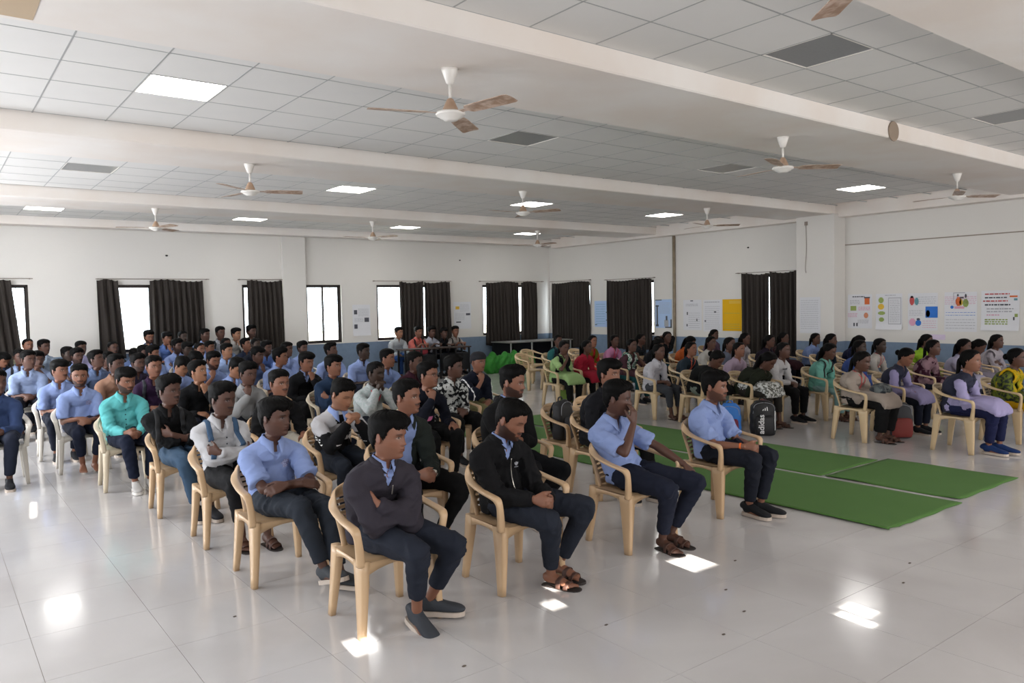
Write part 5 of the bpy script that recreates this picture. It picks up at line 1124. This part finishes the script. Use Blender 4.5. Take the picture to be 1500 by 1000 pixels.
for x, y, hz, v, sk, top, low, ext, d in (
    (10.71, 12.43, 1.04, 'k3', 'd', hexc('2f6f6f'), BLK, hexc('24303a'), 'woman in teal behind the light green kurta'), (10.75, 11.42, 1.05, 'k3', 'm', hexc('c9302c'), BLK, hexc('7c7a24'), 'woman in bright red with olive scarf'),
    (11.33, 11.36, 1.04, 'k5', 'd', hexc('d692bc'), NAVY, None, 'woman in pink shirt with lanyard before the pleated curtain'), (12.03, 11.30, 1.04, 'k8', 'd', hexc('222a2c'), NAVY, None, 'woman in dark floral before the pleated curtain'),
    (11.17, 10.09, 1.04, 'k6', 'd', hexc('1b1e24'), NAVY, None, 'woman in black whose hair hides her face'), (12.08, 10.08, 1.04, 'k6', 'd', hexc('c2602c'), BLK, None, 'woman in orange turning her head away'),
    (14.60, 11.39, 1.04, 'k2', 'd', hexc('7c6478'), NAVY, None, 'woman in mauve with long hair by the white paper posters'), (11.70, 9.21, 1.04, 'k1', 'd', hexc('cfccc6'), NAVY, None, 'woman in white with dark scarf under the white posters'),
    (11.21, 8.43, 1.06, 'k1', 'd', hexc('6f7688'), NAVY, None, 'woman in grey blue patterned kurta'), (10.30, 7.56, 1.04, 'k1', 'm', hexc('b9a4b8'), hexc('8a2050'), None, 'woman in pale pink printed kurta with lanyard cord'),
    (13.31, 9.62, 1.04, 'k2', 'd', hexc('c9c3c9'), NAVY, None, 'woman in white beneath the yellow poster'), (12.85, 8.75, 1.04, 'k4', 'd', hexc('24182c'), NAVY, None, 'woman in dark clothes before the brown curtain halves'),
    (13.91, 9.13, 1.04, 'k2', 'd', hexc('3c1824'), NAVY, None, 'woman in dark maroon before the brown curtain halves'), (14.49, 8.77, 1.01, 'k1', 'd', hexc('8fa6da'), NAVY, None, 'woman in light blue beside the right wall pillar'),
    (13.45, 7.83, 1.05, 'k2', 'd', hexc('16283c'), NAVY, None, 'woman in dark navy kurta before the pillar'), (14.20, 7.74, 1.02, 'k6', 'd', hexc('20264a'), NAVY, None, 'woman in navy turned away under the first child drawing'),
    (11.76, 6.36, 1.04, 'k1', 'dd', hexc('4a62a8'), NAVY, None, 'woman in royal blue writing on a purple folder'), (12.43, 6.38, 1.04, 'k5', 'dd', hexc('cfcac4'), NAVY, None, 'woman in white with red lanyard and arms folded'),
    (14.19, 6.45, 1.04, 'k4', 'd', hexc('9cc832'), BLK, None, 'woman in lime green partly hidden'), (13.52, 5.37, 1.03, 'k6', 'd', hexc('8b8494'), NAVY, None, 'woman in grey looking down next to the white dupatta'),
    (12.90, 5.30, 1.04, 'k4', 'd', hexc('b9b6d0'), NAVY, None, 'woman with loose hair over a pale collar')):
    Q_(x, y, hz, v, C(sk, top, low, extra=ext or (.4, .4, .4)), d, GC, rz=random.uniform(-.1, .1), grp=GRP_G)
VAR.clear()
# empty chairs
chair(5.27, 5.92, .05, TAN, 'empty plastic armchair between the blazer student and the aisle', 'empty plastic armchairs')
chair(5.92, 6.15, -.1, TAN, 'empty plastic armchair on the mat edge beside another empty one', 'empty plastic armchairs')
chair(10.35, 12.95, .15, GC, 'nearer empty armchair of the pair before the green heap', 'empty plastic armchairs')
chair(11.32, 14.0, .1, GC, 'farther empty armchair of the pair before the green heap', 'empty plastic armchairs')
chair(12.1, 13.2, 0, GC, 'empty armchair behind the women in red', 'empty plastic armchairs')
# ------------------------------------------------------------------ bags
def backpack(x, y, rz, w, h, d, body, pocket, label, tilt=0.0, decal=None, z=0.0, cat='backpack'):
    e = bpy.data.objects.new('backpack', None); COL.objects.link(e); e.location = (x, y, z); e.rotation_euler = (tilt, 0, rz); tag(e, label, cat)
    g = Geo(); g.add(*loft([(0, 0, .005), (0, 0, .06), (0, .0, h*.5), (0, .01, h*.82), (0, .02, h*.97)], [w*.46, w*.5, w*.5, w*.45, w*.25], [d*.46, d*.5, d*.48, d*.42, d*.2], m=18, n=24, expo=.6))
    link('main_compartment', remesh(g, .012, 3, 'main_compartment', [body], push=lambda V, N: V+N*(.004*np.sin(V[:, 2]*45+V[:, 0]*20))[:, None]), e)
    g = Geo(); g.add(*loft([(0, -d*.52, .03), (0, -d*.58, h*.2), (0, -d*.55, h*.5), (0, -d*.45, h*.56)], [w*.36, w*.38, w*.36, w*.30], [.02, .035, .03, .012], m=12, n=18, expo=.6)); link('front_pocket', g.mesh('front_pocket', [pocket], True), e)
    link('handle', Geo().add(*loft([(-.04, .03, h*.95), (-.03, .03, h*1.03), (.03, .03, h*1.03), (.04, .03, h*.95)], .008, m=12, n=8)).mesh('handle', [body], True), e)
    for s in (-1, 1): link('shoulder_strap', Geo().add(*loft([(s*w*.2, d*.40, h*.92), (s*w*.25, d*.62, h*.7), (s*w*.28, d*.60, h*.35), (s*w*.3, d*.42, .06)], .024, .007, m=16, n=8, side=(1, 0, 0))).mesh('shoulder_strap', [body], True), e)
    V, F = loft([(-w*.42, -d*.30, h*.62), (-w*.35, -d*.30, h*.86), (0, -d*.28, h*.93), (w*.35, -d*.30, h*.86), (w*.42, -d*.30, h*.62)], .004, m=20, n=6); link('zip', Geo().add(V, F).mesh('zip', [GREYP], True), e)
    if decal: decal(e, w, h, d)
    return e
BKB = mat('black_nylon', hexc('17171b'), .6, bump=(90, .4, .003)); GRB = mat('green_trim', hexc('6f8f3c'), .7); BLB = mat('blue_nylon', hexc('2a6fc0'), .6); MRB = mat('maroon_nylon', hexc('6e2338'), .7); RDB = mat('brick_nylon', hexc('7c2f2a'), .7); DGB = mat('grey_nylon', hexc('3a3b40'), .7)
def brand(e, w, h, d):
    cu = bpy.data.curves.new('t', 'FONT'); cu.body = 'adidas'; cu.size = .105; cu.extrude = .001; cu.align_x = 'CENTER'; cu.offset = .002
    o = bpy.data.objects.new('t', cu); TMP.collection.objects.link(o); TMP.view_layers[0].update(); me = bpy.data.meshes.new_from_object(o.evaluated_get(TMP.view_layers[0].depsgraph)); bpy.data.objects.remove(o)
    me.materials.clear(); me.materials.append(WHITEP); q = link('brand_lettering', me, e, (-.02, -d*.58-.040, h*.36)); q.rotation_euler = (PI/2, -PI/2, 0)
    g = Geo()
    for k in range(3): g.add([(-.045+.030*k, -d*.5-.058, h*.74), (-.030+.030*k, -d*.5-.058, h*.74), (-.022+.022*k, -d*.5-.058, h*.79+.014*k), (-.034+.022*k, -d*.5-.058, h*.785+.014*k)], [(0, 1, 2, 3)])
    link('brand_mark', g.mesh('brand_mark', [WHITEP]), e); link('side_stripe', Geo().box((w*.36, -d*.5-.03, h*.18), (w*.36+.012, -d*.5-.02, h*.72)).mesh('side_stripe', [WHITEP]), e)
backpack(9.30, 10.62, -.6, .33, .46, .2, BKB, GRB, 'black backpack with green trim standing by the light green kurta', .05)
backpack(8.98, 6.20, -.75, .34, .48, .22, BKB, BKB, 'black backpack with white brand lettering beside the olive kurta', .03, decal=brand)
backpack(8.66, 6.50, -.9, .30, .46, .20, BLB, MRB, 'bright blue backpack leaning next to the lettered black one', .22)
backpack(9.24, 6.36, -.75, .26, .42, .16, MRB, MRB, 'maroon bag peeking out behind the lettered black backpack', .0)
backpack(10.05, 4.90, -.7, .34, .47, .22, DGB, RDB, 'dark backpack with brick red pocket between two women', .04)
backpack(5.20, 5.97, .35, .28, .42, .16, BKB, DGB, 'black backpack on the seat of the near empty armchair', 0, z=.425)
# ------------------------------------------------------------------ corner table, green heap
TBT = mat('table_top_grey', hexc('7f7d78'), .4); 
e = bpy.data.objects.new('table', None); COL.objects.link(e); tag(e, 'long grey topped table under the corner window curtains', 'table')
link('table_top', Geo().box((12.95, 17.05, .75), (15.3, 17.95, .78)).mesh('table_top', [TBT]), e)
for x in (13.0, 13.75, 14.5, 15.22):
    for y in (17.08, 17.9): link('leg', Geo().box((x, y, 0), (x+.03, y+.03, .75)).mesh('leg', [STL if y > 17.5 else GRIDM]), e)
link('rail', Geo().box((13.0, 17.09, .28), (15.2, 17.11, .30)).mesh('rail', [GRIDM]), e)
tag(link('dark_sheet', Geo().box((13.0, 17.95, .02), (15.3, 17.97, .74)).mesh('dark_sheet', [STL]), e))  # black sheet that fills the dark area beneath the table top
g = Geo()
rn = random.Random(4)
for k in range(9): g.add(*ellipsoid((12.0+.19*k+rn.uniform(-.05, .05), 16.75+.02*k+rn.uniform(-.08, .08), .19+.05*rn.random()), (.17, .18, .24+.12*rn.random()), 14, 10))
tag(link('folded_mat_heap', remesh(g, .02, 2, 'folded_mat_heap', [mat('green_sheet', hexc('2f8a2a'), .7, noise=(6, .4, hexc('1f6a20')))], push=lambda V, N: V+N*(.02*np.sin(V[:, 0]*30+4*np.sin(V[:, 2]*9)))[:, None]*1.0)), 'heap of crumpled bright green matting under the corner table', 'matting')
papers = [('loose white papers on the corner table end', 13.1, 17.2), ('single sheet lying mid way along the corner table', 14.15, 17.25)]
for lb, x, y in papers: tag(link('paper_sheet', Geo().box((x, y, .781), (x+.30, y+.21, .784)).mesh('paper_sheet', [WHITEP])), lb, 'paper')
# ------------------------------------------------------------------ posters
PAP = mat('paper', hexc('d3d4d8'), .85); PBL = mat('blue_paper', hexc('a9c3e6'), .85); PYE = mat('yellow_paper', hexc('d9a800'), .85)
INK = {k: mat('ink_'+k, hexc(v), .85) for k, v in dict(grey='a5a6ac', dark='50525a', red='b85050', pink='cf9ab0', green='8fa05a', blue='2f6fc4', skin='cc8a6a', yellow='d8b040', orange='d06a3a', teal='5f8f98').items()}
def poster(axis, pos, u, z, w, h, paper, prints, label, curl=False):
    e = bpy.data.objects.new('wall_poster', None); COL.objects.link(e); tag(e, label, 'poster', 'paper posters on the walls')
    e.location = (u, pos, z) if axis == 'x' else (pos, u, z); e.rotation_euler = (0, 0, 0 if axis == 'x' else -PI/2)
    n = 10; V = []; F = []
    for i in range(n+1):
        for j in range(n+1):
            a, b = j/n, i/n; V.append((a*w, -.006-.004*math.sin(a*5+b*3)**2-(.03*max(0, (b-.8)/.2)**2 if curl else 0), -b*h))
    F = [(i*(n+1)+j, (i+1)*(n+1)+j, (i+1)*(n+1)+j+1, i*(n+1)+j+1) for i in range(n) for j in range(n)]
    link('sheet', Geo().add(V, F).mesh('sheet', [paper], True), e)
    by = {}
    for (k, x0, y0, x1, y1) in prints: by.setdefault(k, Geo()).box((x0*w, -.0135, -y1*h), (x1*w, -.0125, -y0*h))
    for k, g in by.items(): tag(link('print', g.mesh('print', [INK[k]]), e), kind='stuff')
    return e
def lines(k, x0, x1, y0, y1, n, seed=0, th=.012):
    r = random.Random(seed); out = []
    for i in range(n):
        y = y0+(y1-y0)*(i+.5)/n; x = x0
        while x < x1-.02:
            L_ = r.uniform(.03, .11); out.append((k, x, y-th/2, min(x+L_, x1), y+th/2)); x += L_+.022
    return out
def dots(items):
    """small round drawings as stacks of short bars"""
    out = []
    for k, cx, cy, rx, ry in items:
        for i in range(7):
            t = -1+2*(i+.5)/7; hw = rx*math.sqrt(1-t*t); out.append((k, cx-hw, cy+ry*(t-1/7), cx+hw, cy+ry*(t+1/7)))
    return out
# positions along the right wall run towards smaller y
poster('y', XR, 16.21, 1.885, .52, .74, PBL, lines('teal', .12, .85, .08, .92, 9, 1)+[('dark', .9, .42, .96, .46), ('dark', .9, .72, .96, .76), ('dark', .04, .9, .2, .93)], 'plain pale blue poster between two brown curtains')
poster('y', XR, 13.89, 1.885, .56, .74, PBL, [('dark', 0, 0, .4, .03), ('dark', .08, .22, .16, .92), ('dark', .03, .2, .22, .25), ('dark', .03, .88, .2, .95), ('dark', .92, .7, 1, 1), ('dark', .6, .96, 1, 1), ('grey', .55, .72, .8, .95), ('dark', .64, .58, .74, .74)]+lines('grey', .25, .9, .1, .5, 8, 2), 'blue poster with drawn lamp post and dark border')
poster('y', XR, 12.95, 1.86, .58, .76, PAP, [('dark', .4, .02, .55, .05)]+lines('grey', .15, .8, .12, .22, 2, 3, .02)+[('dark', .2, .4, .26, .5), ('dark', .72, .62, .78, .7), ('dark', .18, .8, .24, .88)]+lines('grey', .3, .9, .4, .95, 8, 4), 'white handwritten poster right of the dark pipe')
poster('y', XR, 12.32, 1.85, .55, .78, PAP, lines('grey', .08, .9, .04, .1, 1, 5, .03)+[('dark', .6, .36, .72, .4), ('dark', .08, .64, .16, .69)]+lines('grey', .1, .9, .18, .95, 12, 6), 'white handwritten poster beside the yellow one')
poster('y', XR, 11.74, 1.855, .55, .76, PYE, [('yellow', .35, .04, .95, .14)]+lines('green', .1, .9, .4, .48, 1, 7)+lines('green', .1, .9, .75, .95, 3, 8), 'bright yellow poster against the curtain edge')
poster('y', 14.97, 9.40, 1.86, .48, .76, PAP, lines('grey', .05, .9, .06, .9, 14, 9), 'white written poster on the right wall pillar')
poster('y', XR, 8.56, 1.90, .52, .70, PAP, lines('dark', .2, .7, .04, .1, 1, 10, .03)+lines('grey', .1, .5, .16, .3, 3, 11, .02)+[('dark', .68, .08, .92, .12), ('orange', .7, .12, .9, .3), ('green', .12, .34, .36, .48)]+lines('pink', .45, .92, .36, .48, 3, 12, .02)+lines('pink', .02, .42, .55, .68, 3, 13, .02)+dots([('skin', .76, .62, .09, .08)])+lines('grey', .42, .86, .74, .86, 4, 14)+[('dark', .24, .84, .30, .94), ('dark', .36, .84, .42, .94)], 'drawing poster just right of the pillar with green and pink blocks')
poster('y', XR, 7.96, 1.90, .53, .72, PAP, lines('grey', .35, .75, .03, .06, 1, 15, .02)+dots([('green', .2, .18, .1, .08), ('yellow', .2, .36, .12, .08), ('green', .22, .54, .14, .05), ('green', .22, .72, .1, .06)])+[('grey', .48, .12, .50, .84), ('grey', .94, .12, .96, .84), ('grey', .48, .11, .96, .13), ('grey', .48, .83, .96, .85)]+lines('grey', .54, .9, .16, .8, 13, 16), 'poster with framed text block and column of green drawings', True)
poster('y', XR, 7.32, 1.895, .56, .72, PAP, lines('grey', .35, .95, .08, .3, 4, 17)+dots([('red', .14, .2, .08, .12), ('teal', .30, .22, .07, .1), ('dark', .14, .1, .05, .03), ('pink', .16, .78, .11, .10), ('blue', .36, .80, .10, .08), ('dark', .36, .7, .06, .03)])+[('blue', .6, .36, 1, .66)]+dots([('skin', .68, .55, .07, .09)])+lines('grey', .05, .5, .44, .62, 4, 18)+lines('pink', .5, .95, .72, .95, 4, 19), 'poster with blue picture block and two children figures')
poster('y', XR, 6.64, 1.90, .57, .74, PAP, lines('pink', .02, .98, .1, .32, 5, 20)+dots([('orange', .44, .24, .09, .11), ('yellow', .52, .26, .05, .08), ('green', .66, .28, .09, .10), ('blue', .24, .38, .05, .04), ('dark', .42, .08, .03, .03), ('dark', .66, .1, .03, .05)])+[('dark', .48, .12, .6, .16), ('pink', .32, .36, .62, .42), ('grey', .28, .02, .3, .2), ('grey', .28, .01, .64, .03)]+lines('blue', .05, .95, .48, .62, 2, 21, .01)+lines('grey', .05, .95, .66, .95, 4, 22), 'poster with a colourful seated musician drawing')
poster('y', XR, 6.0, 1.91, .62, .72, PAP, lines('red', .1, .75, .05, .12, 1, 23, .03)+lines('dark', .1, .7, .15, .2, 1, 24, .03)+lines('red', .05, .7, .23, .29, 1, 25, .03)+lines('dark', .1, .8, .33, .38, 1, 26, .035)+lines('grey', .15, .85, .42, .56, 2, 27, .03)+lines('pink', .15, .5, .58, .64, 1, 28, .03)+lines('green', .1, .7, .70, .86, 3, 29, .03)+[('orange', .75, .13, .95, .17), ('teal', .86, .2, .95, .25), ('green', .88, .58, .96, .66), ('dark', .84, .66, .88, .74)], 'poster with large red and green handwritten lines', True)
poster('x', YB, 8.77, 1.90, .50, .80, PAP, [('dark', .08, .17, .26, .31), ('dark', .66, .42, .92, .56), ('dark', .08, .63, .26, .77)]+lines('grey', .32, .92, .12, .38, 7, 30)+lines('grey', .1, .6, .42, .56, 4, 31), 'white poster with three small dark pictures on the back wall', True)
poster('x', YB, 11.86, 1.93, .58, .76, PAP, [('yellow', .1, .16, .32, .27), ('dark', .7, .42, .95, .5), ('dark', .12, .72, .4, .77)]+lines('grey', .36, .9, .08, .36, 6, 32)+lines('grey', .08, .62, .4, .68, 6, 33), 'white poster with a yellow square right of the desk curtain')
poster('y', XR, 6.9, 1.10, .28, .10, mat('pink_paper', hexc('cfc0d6'), .9), [], 'faint lilac paper strip low under the musician poster')
# ------------------------------------------------------------------ small wall fittings
CND = mat('stained_pipe', hexc('8f8270'), .7, noise=(5, .7, hexc('6e5f4c')))
V, F = loft([(XR-.035, 13.22, .0), (XR-.035, 13.22, 3.5)], .04, m=2, n=12); tag(link('drain_pipe', Geo().add(V, F).mesh('drain_pipe', [CND], True)), 'vertical stained pipe running down the right wall', 'pipe')
V, F = loft([(14.955, 9.25, 3.40), (14.955, 9.24, 2.9), (14.95, 9.26, 2.5), (14.955, 9.25, 2.38)], .006, m=14, n=6); g = Geo().add(V, F); o = link('hanging_cable', g.mesh('hanging_cable', [RODM], True)); tag(o, 'thin cable hanging down the front of the pillar', 'cable')
link('cable_hook', Geo().box((14.945, 9.22, 3.38), (14.97, 9.28, 3.46)).mesh('cable_hook', [RODM]), o)
V, F = lathe([(.0, -.008), (.105, -.008), (.11, 0), (.105, .008), (.0, .008)], 28); o = link('round_plate', Geo().add(np.array(V)[:, [0, 2, 1]], F).mesh('round_plate', [mat('brown_disc', hexc('8d7c6c'), .6)]), None, (8.53, 4.222, 3.635)); tag(o, 'round brown disc on the side of the ceiling beam', 'plate')
tag(link('plaster_patch', Geo().box((.30, 5.02, ZB-.004), (.60, 5.40, ZB+.01)).mesh('plaster_patch', [mat('tan_plaster', hexc('b9a48a'), .9)])), 'tan unpainted plaster patch at the upper left picture corner', 'patch')
for x, z, ax in ((4.35, 3.05, 'x'), (12.1, 3.1, 'x'), (11.0, 3.05, 'y')):
    p = (x, YB-.015, z) if ax == 'x' else (XR-.015, x, z)
    tag(link('wall_hook', Geo().add(*ellipsoid((0, 0, 0), (.03, .015, .018) if ax == 'x' else (.015, .03, .018), 10, 6)).mesh('wall_hook', [FRAMEM]), None, p), 'tiny dark hook high on the %s' % {4.35: 'back wall above the wide bright window', 12.1: 'back wall above the yellow square poster', 11.0: 'right wall above the yellow poster'}[x], 'hook')
tag(link('plastic_wrap', remesh(Geo().add(*ellipsoid((0, 0, .02), (.2, .15, .022), 20, 10)), .012, 1, 'plastic_wrap', [mat('clear_film', hexc('dfe3e6'), .12)], push=lambda V, N: V+N*(.006*np.sin(V[:, 0]*70+V[:, 1]*50))[:, None]), None, (5.92, 6.08, .425)), 'crinkled clear film on the seat of the mat edge armchair', 'film')
rn = random.Random(11)
g = Geo()
for u, v in ((3.40, 2.60), (3.75, 2.72), (2.9, 2.2), (4.9, 2.35), (3.0, 3.1), (3.95, 3.0), (1.4, 4.6), (2.1, 3.2), (4.45, 3.3), (5.3, 2.5)): g.add(*ellipsoid((u, v, .003), (.010+.008*rn.random(), .008, .003), 8, 4))
tag(link('floor_debris', g.mesh('floor_debris', [mat('debris', hexc('5a5048'), .9)])), 'tiny crumbs scattered on the shiny floor tiles', 'debris', kind='stuff')
for sc_ in list(bpy.data.scenes):
    if sc_ is TMP: bpy.data.scenes.remove(sc_)
bpy.context.view_layer.update()
